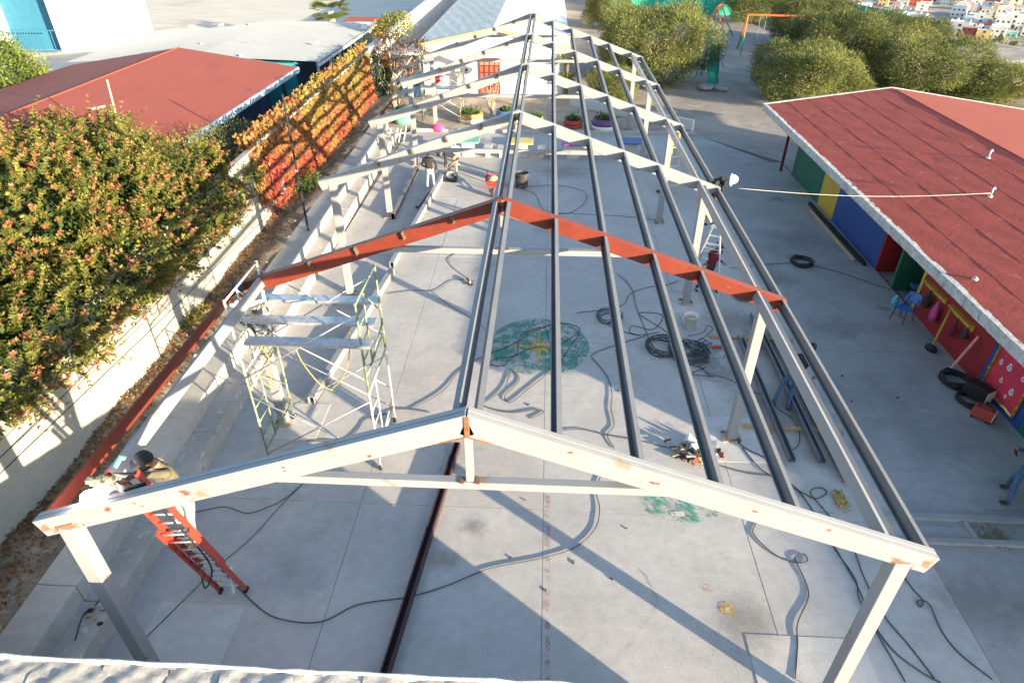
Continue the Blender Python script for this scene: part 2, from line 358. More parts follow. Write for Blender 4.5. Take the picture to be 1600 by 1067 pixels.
# ================================================================== GROUND
def hgt(x, y):
    d = (x - 40) * .85 + (y - 55) * .52
    if d <= 0: return 0.0
    t = min(1, d / 120); return -46 * (t * t * (3 - 2 * t)) * (1 if d < 700 else 1)
def axis(a): return sorted(set(a))
xs = axis([-600, -300, -150, -90, -60, -40] + list(range(-30, 31, 10)) + list(range(35, 120, 6)) + list(range(120, 420, 20)) + [480, 600, 900])
ys = axis([-300, -120, -60, -30, -10, 0, 10, 20, 30, 40, 50] + list(range(55, 130, 6)) + list(range(130, 420, 20)) + [480, 600, 800, 1400])
b = MB(); n = len(xs)
b.add([(x, y, hgt(x, y) - .06) for y in ys for x in xs], [(j * n + i, j * n + i + 1, (j + 1) * n + i + 1, (j + 1) * n + i) for j in range(len(ys) - 1) for i in range(n - 1)])
mk('terrain', (.31, .275, .24), .95, var=.22, scale=.35, bump=.9, bscale=9, spot=((.38, .34, .30), .57, .25), spot2=((.21, .185, .16), .61, 1.4))
struct(b.build('ground', M['terrain']))
b = MB(); b.poly([(-120, 46, -.055), (-9.4, 46, -.055), (-9.4, 140, -.055), (-120, 140, -.055)]); struct(b.build('dirt_lot', M['lot']))
b = MB(); b.poly([(31, 36, -.055), (42, 36, -.055), (44, 48, -.055), (38, 56, -.055), (33, 54, -.055)]); struct(b.build('dirt_lot', M['lot']))

# concrete court: base sheet with slabs cut by joints
b = MB(); b.poly([(-6.6, -12, -.03), (30, -12, -.03), (30, 4.2, -.03), (11.9, 4.2, -.03), (11.9, 30.6, -.03), (8.7, 34.6, -.03), (-6.6, 34.6, -.03)])
floor = struct(b.build('concrete_floor', M['joint']))
XJ = [-6.55, -2.78, .92, 4.85, 8.1, 11.82]; YJ = [3.0, 8.9, 14.9, 20.0, 25.2, 30.4, 34.5]
cm = ['concrete', 'concrete', 'concrete_light', 'concrete_warm', 'concrete']
for i in range(5):
    for j in range(6):
        g = .0045; x0, x1, y0, y1 = XJ[i] + g, XJ[i + 1] - g, YJ[j] + g, YJ[j + 1] - g
        if i == 4 and j == 5: P = [(x0, y0, 0), (11.35, y0, 0), (8.72, y1, 0), (x0, y1, 0)]
        else: P = [(x0, y0, 0), (x1, y0, 0), (x1, y1, 0), (x0, y1, 0)]
        dz = random.uniform(-.003, .003); mm = 'concrete_warm' if i == 0 and j == 0 else ('concrete' if (i, j) in ((3, 0),) else random.choice(['concrete', 'concrete', 'concrete', 'concrete_warm'] if i < 3 else ['concrete', 'concrete', 'concrete_dark'] if i == 3 else ['concrete_dark']))  # right-hand columns: darker walkway concrete, with deeper shade also put into its colour
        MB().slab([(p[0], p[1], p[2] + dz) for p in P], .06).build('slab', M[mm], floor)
for x0, x1 in ((4.86, 8.1), (8.12, 11.8), (11.9, 18), (18.02, 29)):
    MB().slab([(x0, -11, 0), (x1, -11, 0), (x1, 2.98, 0), (x0, 2.98, 0)], .06).build('slab', M['concrete'], floor)
# footing pads of newer concrete round the posts, a patch and an access cover
for x, y, sx, sy, mm in ((-4.95, 5.75, 1.5, 1.5, 'concrete_light'), (-4.9, 11.3, 1.25, 1.3, 'concrete_light'), (5.3, 11.2, 1.2, 1.5, 'concrete_light'), (5.0, 17.2, 1.2, 1.2, 'concrete_light'), (5.25, 5.6, 1.9, 1.6, 'concrete_light')):
    MB().slab([(x - sx / 2, y - sy / 2, .008), (x + sx / 2, y - sy / 2, .008), (x + sx / 2, y + sy / 2, .008), (x - sx / 2, y + sy / 2, .008)], .02).build('footing_pad', M[mm], floor)
a, c = G(1515, 757), G(1577, 790)
MB().slab([(9.75, 9.35, .012), (10.5, 9.35, .012), (10.4, 10.1, .012), (9.65, 10.1, .012)], .03).build('access_cover', M['concrete_dark'], floor)
# sunken gutter with kerbs at the right
for (x0, x1, y0, y1, z) in ((7.6, 11.8, 9.0, 9.16, .06), (7.6, 11.8, 8.42, 8.56, .06), (11.1, 11.3, 8.57, 8.99, .06), (9.15, 9.22, 8.57, 8.99, .06)):
    MB().span((x0, y0, -.02), (x1, y1, z)).build('gutter_kerb', M['concrete_dark'], floor, bevel=.012)
# worn floor paint
def disc(cx, cy, r, z, name, m, seg=48, ry=None): MB().poly([(cx + r * math.cos(2 * math.pi * k / seg), cy + (ry or r) * math.sin(2 * math.pi * k / seg), z) for k in range(seg)]).build(name, m, floor)
P_G1 = paint_decal('worn_green', (.04, .27, .19), .49, 2.2, 14, .85); P_G2 = paint_decal('worn_green_b', (.05, .30, .21), .44, 3, 12, .85); P_Y = paint_decal('worn_yellow', (.66, .42, .08), .58, 5, 16, .85)
P_R = paint_decal('worn_red', (.40, .16, .15), .46, 3, 14, .5); P_W = paint_decal('worn_white', (.70, .69, .66), .55, 5, 20, .8); P_O = paint_decal('worn_ochre', (.70, .45, .06), .55, 9, 24)
disc(.74, 14.72, 1.38, .0085, 'painted_circle', P_G1)
st = MB(); pts = []
for k in range(16):
    r = (.95 if k % 4 == 0 else .45 if k % 2 == 0 else .17); t = 2 * math.pi * k / 16; pts.append((.74 + r * math.cos(t), 14.66 + r * math.sin(t), .013))
st.add(pts + [(.74, 14.66, .013)], [(k, (k + 1) % 16, 16) for k in range(16)]).build('painted_star', P_Y, floor)
disc(3.72, 9.22, .84, .0085, 'painted_circle', P_G2, ry=.5)
disc(3.6, 8.92, .14, .013, 'painted_mark', P_W, ry=.07); disc(4.12, 6.85, .13, .0085, 'painted_mark', P_O); disc(4.12, 6.83, .05, .013, 'painted_mark', P_W); disc(3.85, 7.25, .09, .0085, 'painted_mark', P_R)
MB().poly([(.98, 4.2, .0085), (1.06, 4.2, .0085), (1.06, 9.3, .0085), (.98, 9.3, .0085)]).build('painted_line', P_R, floor)
STN = soft_decal('damp_stain', (.25, .24, .235), .36, 2.6)
_zz = [0]
def stain(x, y, r, z, nm, m, ry):
    _zz[0] += 1; z += _zz[0] * .0006 - (.0 if z > .008 else .0)
    soft_patch(nm, [(x + r * 1.5 * math.cos(k * math.pi / 12), y + ry * 1.5 * math.sin(k * math.pi / 12), z) for k in range(24)], (x, y, z), m, floor)
for x, y, r in ((9.9, 22.0, 1.3), (10.3, 25.8, .55), (9.2, 16.0, 1.2), (8.4, 18.9, .9), (6.6, 12.4, 1.5), (1.6, 28.6, 1.8), (-5.3, 16.8, 1.0), (11.0, 17.2, .3), (8.6, 7.2, 1.3)): stain(x, y, r, .0045, 'damp_stain', STN, r * .7)
STN2 = soft_decal('soot_stain', (.20, .195, .19), .38, 8.0)
for x, y, r in ((5.6, 13.6, .8), (6.3, 16.2, 1.1), (5.2, 14.3, .7), (-.4, 8.4, .35), (-3.8, 14.6, .4), (6.9, 15.0, .8), (4.4, 6.6, .7)): stain(x, y, r, .0135, 'soot_stain', STN2, r)
STN3 = soft_decal('rust_stain', (.32, .24, .17), .32, 6.0)
for x, y, r in ((9.4, 20.5, .5), (-.9, 7.6, .5), (8.0, 11.0, .4)): stain(x, y, r, .021, 'rust_stain', STN3, r * .6)

for pts in (((-1.9, 9.2), (-1.2, 10.1), (-1.35, 11.0), (-.6, 12.0)), ((2.3, 6.0), (2.9, 6.9), (2.7, 7.6)), ((7.0, 19.0), (7.9, 20.6), (8.6, 21.2), (10.4, 21.0)), ((9.0, 12.4), (9.9, 13.0), (10.7, 14.6)), ((-3.9, 20.4), (-2.9, 21.6), (-2.6, 23.2)), ((3.2, 19.0), (4.0, 18.2), (4.6, 17.9)), ((-5.2, 12.6), (-4.3, 13.3), (-3.2, 13.5)), ((5.2, 9.4), (6.6, 9.1), (8.0, 9.5))):
    P_ = spline([(x, y, 0) for x, y in pts], 8); P_ = [q + Vector((random.uniform(-.03, .03), random.uniform(-.03, .03), 0)) for q in P_]; q = MB()
    L_ = [(q_.x, q_.y, .0052) for q_ in P_]; R_ = [(q_.x + random.uniform(.002, .010), q_.y + random.uniform(.002, .010), .0052) for q_ in P_]
    q.add(L_ + R_, [(i, i + 1, len(L_) + i + 1, len(L_) + i) for i in range(len(L_) - 1)]); q.build('crack', M['joint'], floor)

# ================================================================== BLEACHER STEPS, DIRT STRIP, WALLS (left)
def bl(x, y): return x - .024 * (y - 5.5)
mk('step_worn', (.45, .42, .385), .85, var=.14, scale=1.5, bump=.35, bscale=30, spot=((.62, .60, .56), .58, 4.5), spot2=((.27, .25, .23), .62, 3))
ble = thing('concrete_bleachers', (-6.8, 18, 0), 'two long concrete bleacher steps running along the left wall', 'bleachers')
yj = [2.0, 6.2, 10.4, 14.6, 18.8, 23.0, 27.2, 31.4, 33.8]
for k in range(8):
    y0, y1 = yj[k] + .006, yj[k + 1] - .006
    for x_in, x_out, z0, z1 in ((-6.22, -6.90, -.05, .40), (-6.73, -7.40, .395, .80)):
        MB().slab([(bl(x_out, y0), y0, z1), (bl(x_in, y0), y0, z1), (bl(x_in, y1), y1, z1), (bl(x_out, y1), y1, z1)], z1 - z0).build('step', M['step_worn' if z1 < .5 else 'concrete_step'], ble, bevel=.015)
def wx(y): return -8.44 - .03 * (y - 7.0)
b = MB()
def strip(u, v):
    y = 0 + v * 42; x = bl(-7.3, y) + (wx(y) - .1 - bl(-7.3, y)) * u
    z = .76 + .10 * u + .05 * math.sin(y * 1.7 + u * 3) + .03 * math.sin(y * 5.1) * math.sin(u * 6) + .0 * v
    if u < .1: z = .765
    return (x, y, z)
b.grid(strip, 10, 120); struct(b.build('dirt_strip', M['dirt_dark'], smooth=True))
# stones along the strip
stm = MB(); stm.lathe((0, 0, 0), [(.0, -.4), (.5, -.25), (.62, .1), (.35, .42), (0, .5)], 7); st0 = stm.build('stone', M['stone'], smooth=True)
tag(st0, 'loose pale stone lying on the dirt beside the bleachers', 'stone', 'loose stones on the dirt strip')
for k in range(36):
    o = st0 if k == 0 else st0.copy()
    if k: COL.objects.link(o)
    y = random.uniform(6, 30) if k < 20 else random.uniform(15, 26); u = random.uniform(.08, .55) ; s = random.uniform(.03, .10)
    o.location = strip(u, y / 42); o['label'] = 'loose pale stone on the dirt strip ' + ('below the creeper wall' if y > 21 else 'beside the first bleacher joint near the front rafter' if y < 11 else 'between the front rafter and the creeper'); o.scale = (s * random.uniform(.8, 1.5), s, s * .7); o.rotation_euler = (random.random(), random.random(), random.random() * 6)
# fallen leaves and dry weeds on the strip
n = 9000; yy = RNG.uniform(4, 33, n); uu = RNG.beta(3.2, 1.5, n); C = np.array([strip(u, y / 42) for u, y in zip(uu, yy)]); C[:, 2] += RNG.uniform(.0, .07, n)
A = RNG.normal(size=(n, 3)); A[:, 2] *= .35; N = RNG.normal(size=(n, 3)) * .5 + np.array([0, 0, 1])
pal = np.array([(.22, .10, .05), (.30, .16, .07), (.14, .09, .05), (.34, .22, .10), (.12, .14, .05), (.26, .07, .04)])
tag(leaves('leaf_litter', C, A, N, RNG.uniform(.05, .11, n), RNG.uniform(.03, .06, n), pal[RNG.integers(0, 6, n)] * RNG.uniform(.7, 1.2, (n, 1)), M['leaf_dry']), 'dry fallen leaves piled along the foot of the cream wall', 'leaf litter', kind='stuff')

def block_wall(name, label, y0, y1, z0, rows, xf, m, solo):
    t = thing(name, (xf(y0), (y0 + y1) / 2, z0), label, 'wall')
    L, H, T = .40, .20, .15; nb = int((y1 - y0) / L); off = WLOC[t.name]
    core = MB()
    core.slab([(xf(y0) - T + .01, y0, z0 + rows * H), (xf(y0) - .004, y0, z0 + rows * H), (xf(y1) - .004, y1, z0 + rows * H), (xf(y1) - T + .01, y1, z0 + rows * H)], rows * H + .4).build('mortar', M['mortar'], t)
    proto = None; rest = MB()
    for r in range(rows):
        for k in range(nb + 1):
            a = y0 + (k - (.5 if r % 2 else 0)) * L; e = a + L
            if e > y1: continue
            yc = (a + e) / 2; c = (xf(yc) - T / 2 + random.uniform(-.0025, .0025), yc, z0 + (r + .5) * H); rot = math.atan(-.03) * -1
            if solo(r, yc):
                if proto is None:
                    q = MB().box((0, 0, 0), (T, L - .010, H - .010)); proto = q.build('block', m, None, bevel=.004); o = proto
                else: o = proto.copy(); COL.objects.link(o)
                o.parent = t; o.location = Vector(c) - off; o.rotation_euler = (0, 0, rot)
            else: rest.box(c, (T, L - .010, H - .010), 0, Matrix.Rotation(rot, 3, 'Z'))
    if rest.v: rest.build('block_courses', m, t)['kind'] = 'stuff'
    cap = MB(); zt = z0 + rows * H
    cap.slab([(xf(y0) - T - .03, y0, zt + .08), (xf(y0) + .03, y0, zt + .08), (xf(y1) + .03, y1, zt + .08), (xf(y1) - T - .03, y1, zt + .08)], .08).build('coping', M['wall_cream'], t)
    return t
block_wall('block_wall', 'tall cream painted block wall behind the bleachers under the flowering tree', 3.2, 21.2, .72, 13, wx, M['wall_cream'], lambda r, y: r <= 8 and 5.6 < y < 18.5)
vt = thing('vine_wall', (-8.6, 29, .7), 'boundary wall smothered in red and yellow creeper beyond the bleachers', 'wall')
MB().slab([(wx(21.3) - .2, 21.3, 3.55), (wx(21.3), 21.3, 3.55), (-8.95, 37.6, 3.55), (-9.15, 37.6, 3.55)], 3.2).build('masonry', M['wall_cream'], vt)
# creeper leaves on the wall face
n = 26000; yy = RNG.uniform(20.3, 37.3, n); zz = .75 + 3.0 * RNG.beta(1.3, 1.1, n)
xw = np.where(yy < 21.3, -8.44 - .03 * (yy - 7), -8.87 - .1 * (yy - 21.3) / 16.3)
lump = .34 * (vnoise(yy, zz, 1.1, 5) - .22) + .10 * (vnoise(yy, zz, .28, 9) - .5)
keep = (vnoise(yy, zz, 1.3, 31) + .1 * RNG.random(n) > .27) & (RNG.random(n) < .97 - .85 * (((yy - 20.3) < 1.2) & (zz < 1.6)) ) & ~((np.abs(yy - 22.4) < .35) & (np.abs(zz - 1.5) < .3))
C = np.stack([xw + .02 + np.clip(lump, .02, .4) * RNG.uniform(.3, 1.1, n), yy, zz + .05], 1)
top = zz > 3.35; C[top, 0] -= RNG.uniform(0, .45, top.sum()); C[top, 2] += RNG.uniform(0, .25, top.sum())
N = np.array([.8, -.25, .5]) + RNG.normal(size=(n, 3)) * .45; A = np.array([.1, 0, -1]) + RNG.normal(size=(n, 3)) * .5
f = np.clip(1.7 * (vnoise(yy, zz, 2.4, 3) - .5) + .40 + RNG.normal(size=n) * .22 + (zz - 2.5) * .26, 0, 1)[:, None]
f2 = np.clip(1.9 * (vnoise(yy, zz, 1.1, 17) - .5) + .45 + RNG.normal(size=n) * .28, 0, 1)[:, None]
red, org, yel, grn = np.array([.42, .055, .055]), np.array([.48, .18, .07]), np.array([.44, .34, .08]), np.array([.20, .24, .05])
cl = red * (1 - f) * (1 - f2) + org * (1 - f) * f2 + yel * f * f2 + (yel * .5 + grn * .5) * f * (1 - f2)
cl = cl * RNG.uniform(.4, .95, (n, 1))
C, N, A, cl = C[keep], N[keep], A[keep], cl[keep]; n = len(C)
leaves('creeper', C, A, N, RNG.uniform(.10, .19, n), RNG.uniform(.08, .15, n), cl, M['leaf'], vt)['kind'] = 'stuff'
sb = MB()
for k in range(14):
    y = 21.5 + k * 1.15; p = [(-8.87 - .1 * (y - 21.3) / 16.3 + .05, y, .75)]
    for q in range(7): p.append((p[-1][0], p[-1][1] + random.uniform(-.25, .3), p[-1][2] + .42))
    sb.tube(p, [.03 - .003 * i for i in range(8)], 5)
sb.build('stem', M['bark'], vt)

# boundary wall going on behind
bw = thing('boundary_wall', (-9.2, 60, 0), 'long white boundary wall running back beside the white hall', 'wall')
MB().slab([(-9.55, 37.7, 3.2), (-9.3, 37.7, 3.2), (-9.3, 110, 3.2), (-9.55, 110, 3.2)], 3.3).build('masonry', M['wall_white'], bw)
MB().slab([(-9.6, 37.65, 3.3), (-9.25, 37.65, 3.3), (-9.25, 110, 3.3), (-9.6, 110, 3.3)], .098).build('coping', M['wall_white'], bw)

# ================================================================== STEEL ROOF FRAME
FY = [5.24 + 6 * k for k in range(6)]; HR, HE, HW = 5.64, 3.65, 5.56
SL = (HR - HE) / HW; SA = math.atan(SL); RD, RW = .28, .16
sf = thing('steel_roof_frame', (0, 5.24, 0), 'unfinished gabled steel roof frame of welded portals and purlins over the court', 'steel frame')
def rtop(x): return HR - SL * abs(x)
RP = [(-RW / 2, -RD), (RW / 2, -RD), (RW / 2, -.0), (.006, 0), (.004, -.014), (-.004, -.014), (-.006, 0), (-RW / 2, 0)]
RUSTD = soft_decal('rust_bleed', (.30, .15, .06), .8, 9.0, .3); mk('red_flake', (.30, .075, .045), .7, var=.3, scale=20)
def quad_patch(nm, P, m, par):
    c = sum((Vector(x) for x in P), Vector()) / 4; rim = []
    for i in range(4):
        for k in range(4): rim.append(Vector(P[i]).lerp(Vector(P[(i + 1) % 4]), k / 4))
    return soft_patch(nm, [c + (r - c) * 1.0 for r in rim], c, m, par)
def flake(x, y, z, r, par):
    n = 11; q = MB(); q.poly([(x + r * random.uniform(.35, 1.5) * math.cos(2 * math.pi * k / n), y, z + .6 * r * random.uniform(.35, 1.3) * math.sin(2 * math.pi * k / n)) for k in range(n)]); return q.build('paint_flake', M['red_flake'], par)
for k, y in enumerate(FY):
    red = k == 1; m = M['steel_red'] if red else M['steel_white']
    for s in (-1, 1):
        q = MB(); q.prof((s * .012, y, HR - .004), (s * HW, y, HE), RP, up=(0, 0, 1))
        ra = q.build('rafter', m, sf, bevel=.010)
        if red: ra['label'] = 'red primed rafter, the rest of the frame is off-white'
        if s < 0 and k >= 1:
            for x in (-.95, -1.9, -2.85, -3.8):
                c = MB(); zc = rtop(x); d = Vector((-1, 0, -SL)).normalized(); up = Vector((-SL, 0, 1)).normalized(); yf = y - RW / 2
                ctr = Vector((x, yf, zc)) - up * .09
                c.bar(ctr + Vector((0, -.0, 0)) - up * .07, ctr + up * .09, .05, .012, up=(0, 1, 0))
                c.bar(ctr - up * .07 + Vector((0, -.05, 0)), ctr + up * .09 + Vector((0, -.05, 0)), .008, .09, up=(0, 1, 0))
                c.build('cleat', M['cleat'], ra)
        zb = rtop(s * 5.16) - RD / math.cos(SA) * .93
        q = MB(); q.box((s * 5.16, y, (zb) / 2 + .01), (.20, .20, zb + .05)); po = q.build('post', M['steel_white'], sf, bevel=.012)
        MB().box((s * 5.16 + s * .0, y, .026), (.40, .36, .018)).build('base_plate', M['steel_rusty'], po)
        for bx in (-.15, .15):
            for by in (-.13, .13): MB().lathe((s * 5.16 + bx, y + by, .035), [(.018, 0), (.018, .04), (.008, .045), (.008, .07)], 6).build('anchor_bolt', M['cleat'], po)
        if k in (0, 1):
            # weld and heat marks where post meets rafter
            q = MB(); q.bar((s * 5.16 - .13, y - RW / 2 - .004, zb + .05), (s * 5.16 + .13, y - RW / 2 - .004, zb + .05 - .26 * SL * s), .008, .02); q.build('weld_bead', M['weld_rust'], ra)
            quad_patch('rust_stain', [(s * 5.16 - .3, y - RW / 2 - .003, rtop(5.16) - .30 + .3 * SL * s), (s * 5.16 + .3, y - RW / 2 - .003, rtop(5.16) - .30 - .3 * SL * s), (s * 5.16 + .3, y - RW / 2 - .003, rtop(5.16) - .16 - .3 * SL * s), (s * 5.16 - .3, y - RW / 2 - .003, rtop(5.16) - .16 + .3 * SL * s)], RUSTD, ra)
            e = 5.55; quad_patch('rust_stain', [(s * (e - .22), y - RW / 2 - .003, rtop(e - .22) - .26), (s * (e - .02), y - RW / 2 - .003, rtop(e - .02) - .26), (s * (e - .02), y - RW / 2 - .003, rtop(e - .02) - .04), (s * (e - .22), y - RW / 2 - .003, rtop(e - .22) - .04)], RUSTD, ra)
        if k == 0:
            for x, dz, wd in ((3.4, .12, .20), (4.45, .10, .16), (4.0, .16, .3), (1.2, .2, .2), (2.2, .1, .25), (4.9, .22, .25)) if s < 0 else ((1.1, .1, .25), (2.1, .12, .3), (3.2, .12, .25), (4.1, .1, .2)):
                z = rtop(x) - dz
                for _ in range(random.choice([1, 2, 3])): flake(s * x + random.uniform(-.1, .1), y - RW / 2 - .003, z + random.uniform(-.03, .03), random.uniform(.012, .035) if wd > .21 else random.uniform(.03, .06), ra)
    # collar tie and king post
    tz = 4.56; hx = (HR - RD / math.cos(SA) - tz) / SL + .16
    MB().bar((-hx, y, tz), (hx, y, tz), .11, .11).build('collar_tie', M['steel_white'], sf, bevel=.008)
    MB().span((-.045, y - .045, tz + .057), (.045, y + .045, HR - RD / math.cos(SA) + .03)).build('king_post', M['steel_white'], sf, bevel=.008)
    q = MB(); q.span((-.030, y - RW / 2 - .012, HR - .31), (.030, y - RW / 2 + .01, HR - .02)); q.build('ridge_plate', M['weld_rust'] if k < 2 else M['steel_rusty'], sf, bevel=.006)
    for s in (-1, 1):
        q = MB(); q.tube([(s * .03, y - RW / 2 + .005, HR - .305 - .03 * SL), (s * .22, y - RW / 2 + .005, HR - .297 - .22 * SL), (s * .42, y - RW / 2 + .005, HR - .295 - .42 * SL)], [.014, .012, .006], 6); q.build('weld_bead', M['weld_rust'], sf)
    for px in (-.10, .10): MB().box((px * .9, y - .03, tz + .06), (.05, .09, .014)).build('weld_bead', M['weld_rust'], sf)
for k in range(5):
    ya, yb = FY[k] + RW / 2 - .01, FY[k + 1] - RW / 2 + .01
    for s, x, wd, h, fl in ((1, .135, .07, .17, -1), (-1, -.135, .07, .17, 1)) + tuple((1, x, .065, .19, 1) for x in (1.0, 1.93, 2.87, 3.81)) + ((1, 5.48, .07, .19, 1),):
        up = Vector((SL * s, 0, 1)).normalized(); c = Vector((x, 0, rtop(x))) - up * (h / 2 + .004)
        q = MB(); q.chan((c.x, ya, c.z), (c.x, yb, c.z), wd, h, flip=fl, up=up)
        q.build('ridge_purlin' if abs(x) < .2 else 'purlin', M['steel_grey'] if x < 3 or k < 1 else M['steel_grey'], sf)
    # deep wall-line beam on the right with a ledge channel beside it
    up = Vector((SL, 0, 1)).normalized(); c = Vector((4.95, 0, rtop(4.95))) - up * .094
    q = MB(); q.bar((c.x, ya, c.z), (c.x, yb, c.z), .06, .18, up=up); wb = q.build('wall_line_beam', M['steel_white'], sf, bevel=.008)
    q = MB(); q.bar((5.07, ya, c.z - .06), (5.07, yb, c.z - .06), .10, .05); q.build('ledge_channel', M['steel_grey'], wb)
ya, yb = FY[0] + RW / 2 - .01, FY[1] - RW / 2 + .01
up = Vector((-SL, 0, 1)).normalized(); c = Vector((-4.9, 0, rtop(4.9))) - up * .104
MB().bar((c.x, ya, c.z), (c.x, yb, c.z), .08, .20, up=up).build('wall_line_beam', M['steel_white'], sf, bevel=.008)
c = Vector((-5.48, 0, rtop(5.48))) - up * .09
tag(MB().chan((c.x, ya, c.z), (c.x, yb, c.z), .06, .17, flip=1, up=up).build('purlin', M['steel_red'], sf), 'red primed eave purlin on the left')

# ================================================================== BUILDING UNDER THE CAMERA (its roof edge shows at the bottom)
fb = thing('flat_roofed_building', (-2, -2, 0), 'low building with wrinkled pale roofing felt at the bottom edge of the picture', 'building')
MB().span((-10, -9, -.05), (4.5, 3.8, 2.70)).build('wall', M['wall_white'], fb)
x = -10.1; k = 0
while x < 4.6:
    x1 = min(4.62, x + random.uniform(.55, .95)); ph = random.uniform(0, 6); sk = .16
    def fn(u, v, x=x, x1=x1, ph=ph):
        yy = 3.88 - v * 3.0; xx = x + (x1 + .05 - x) * u + (3.9 - yy) * sk + .03 * math.sin(yy * 5 + ph)
        d1 = xx * 1.6 - yy * 2.2 + ph
        wv = .014 * math.sin(d1 * 3.1 + math.sin(yy * 4 + xx * 3)) * math.sin(xx * 4.1 + yy * 2.3 + ph) + .008 * math.sin(d1 * 7.7 + xx * 5) + .005 * math.sin(xx * 23 + yy * 31 + ph) * math.sin(yy * 19 - xx * 7) + .018 * max(0, math.sin(d1 * 1.3 + ph)) ** 6
        return (xx, yy, 2.80 + wv + .006 * (1 - u))
    MB().grid(fn, 22, 90).build('roofing_strip', M['membrane'], fb, smooth=True); x = x1; k += 1
MB().span((-10.1, -9.2, 2.70), (4.9, 3.87, 2.76)).build('roof_deck', M['membrane'], fb)
q = MB(); q.tube([(-10.15 + .25 * i, 3.90 + random.uniform(-.008, .008), 2.815 + random.uniform(-.008, .01)) for i in range(60)], [.026 + random.uniform(-.007, .008) for i in range(60)], 7); q.build('roof_lip', M['membrane_lip'], fb)
MB().span((-10.15, 3.86, 2.62), (4.62, 3.905, 2.80)).build('fascia', M['fascia'], fb)

# ================================================================== RIGHT CLASSROOM BLOCK
rb = thing('classroom_block', (13, 17, 0), 'long classroom block with red felt roof and brightly coloured wall panels', 'building')
EX, EZ, RX, RZ, LX, LZ = 10.58, 2.60, 15.84, 3.36, 21.8, 2.50; Y0, Y1 = 5.2, 30.5; WX = 11.8
def panel(y0, y1, m, x=WX, z1=2.36, name='wall_panel'): return MB().span((x, y0 + .004, -.05), (x + .18, y1 - .004, z1)).build(name, M[m], rb)
panel(25.4, 28.6, 'p_green'); panel(23.8, 25.4, 'p_yellow'); panel(19.8, 23.8, 'p_blue'); panel(13.55, 17.02, 'p_red'); panel(11.8, 13.55, 'p_blue'); panel(5.9, 11.8, 'p_green')
panel(18.58, 19.79, 'p_dkred', 12.85, name='alcove_wall'); panel(17.16, 18.44, 'p_dkblue', 12.75, name='alcove_wall')
MB().span((WX + .005, 19.70, -.05), (12.84, 19.795, 2.35)).build('alcove_side', M['p_red'], rb)
MB().span((WX - .02, 18.45, -.05), (12.9, 18.57, 2.35)).build('pilaster', M['p_green'], rb)
MB().span((WX - .03, 17.03, -.05), (12.8, 17.15, 2.35)).build('pilaster', M['p_yellow'], rb)
MB().span((WX, 28.605, -.05), (21, 28.78, 2.36)).build('end_wall', M['p_green'], rb)
MB().span((WX + .2, 5.8, -.05), (21, 5.9, 2.36)).build('end_wall', M['p_green'], rb); MB().span((20.9, 5.92, -.05), (21.08, 28.6, 2.36)).build('back_wall', M['p_green'], rb)
MB().span((11.4, 29.2, -.05), (11.5, 29.3, 2.4)).build('porch_post', M['p_dkred'], rb)
# ceiling under the eaves
MB().slab([(EX + .1, Y0 + .1, 2.42), (LX - .1, Y0 + .1, 2.42), (LX - .1, Y1 - .1, 2.42), (EX + .1, Y1 - .1, 2.42)], .05).build('soffit', M['fascia'], rb)
# roof felt: strips along the eave, each lapping over the one below
def roof_side(xa, za, xb, zb, nst, m, par, y0, y1, amp=.010, nv=90, lap=.006):
    for k in range(nst):
        t0, t1 = k / nst, (k + 1) / nst; ph = random.uniform(0, 9)
        def fn(u, v):
            t = t0 + (t1 - t0 + .012) * u if k < nst - 1 else t0 + (t1 - t0) * u
            y = y0 + (y1 - y0) * v
            wv = amp * (math.sin(y * 2.1 + ph + u * 4) * math.sin(u * 3 + ph) + .6 * math.sin(y * 5.3 + u * 9 + ph)) * (.3 + .7 * math.sin(math.pi * u))
            return (xa + (xb - xa) * t, y, za + (zb - za) * t + wv + lap * (1 - u) + .004)
        MB().grid(fn if xb > xa else (lambda u, v: fn(1 - u, v)), 8, nv).build('roofing_strip', m, par, smooth=True)
roof_side(EX, EZ, RX, RZ, 6, M['roof_red'], rb, Y0, Y1, .007); roof_side(LX, LZ, RX, RZ, 6, M['roof_red_l'], rb, Y0, Y1, .004, 30)
MB().tube([(RX, Y0 + .3 * i, RZ + .012) for i in range(84)], .022, 6).build('ridge_roll', M['roof_red'], rb)
# pitted cast fascia along the eaves
q = MB(); ny = 130
for i in range(ny):
    a, e = Y0 + (Y1 - Y0) * i / ny, Y0 + (Y1 - Y0) * (i + 1) / ny; j = random.uniform(-.006, .006)
    q.span((EX - .10 + j, a, EZ - .25 + random.uniform(-.005, .005)), (EX + .06, e - .0, EZ + .015 + random.uniform(-.004, .005)))
q.build('eave_fascia', M['fascia'], rb)
q = MB(); q.bar((EX - .1, Y1 + .04, EZ - .08), (RX, Y1 + .04, RZ - .08), .10, .22); q.bar((RX, Y1 + .04, RZ - .08), (LX, Y1 + .04, LZ - .08), .10, .22); q.build('verge', M['fascia'], rb)
q = MB(); q.bar((EX - .1, Y0 - .04, EZ - .08), (RX, Y0 - .04, RZ - .08), .10, .22); q.bar((RX, Y0 - .04, RZ - .08), (LX, Y0 - .04, LZ - .08), .10, .22); q.build('verge', M['fascia'], rb)
def roofz(x): return EZ + (RZ - EZ) * (x - EX) / (RX - EX)
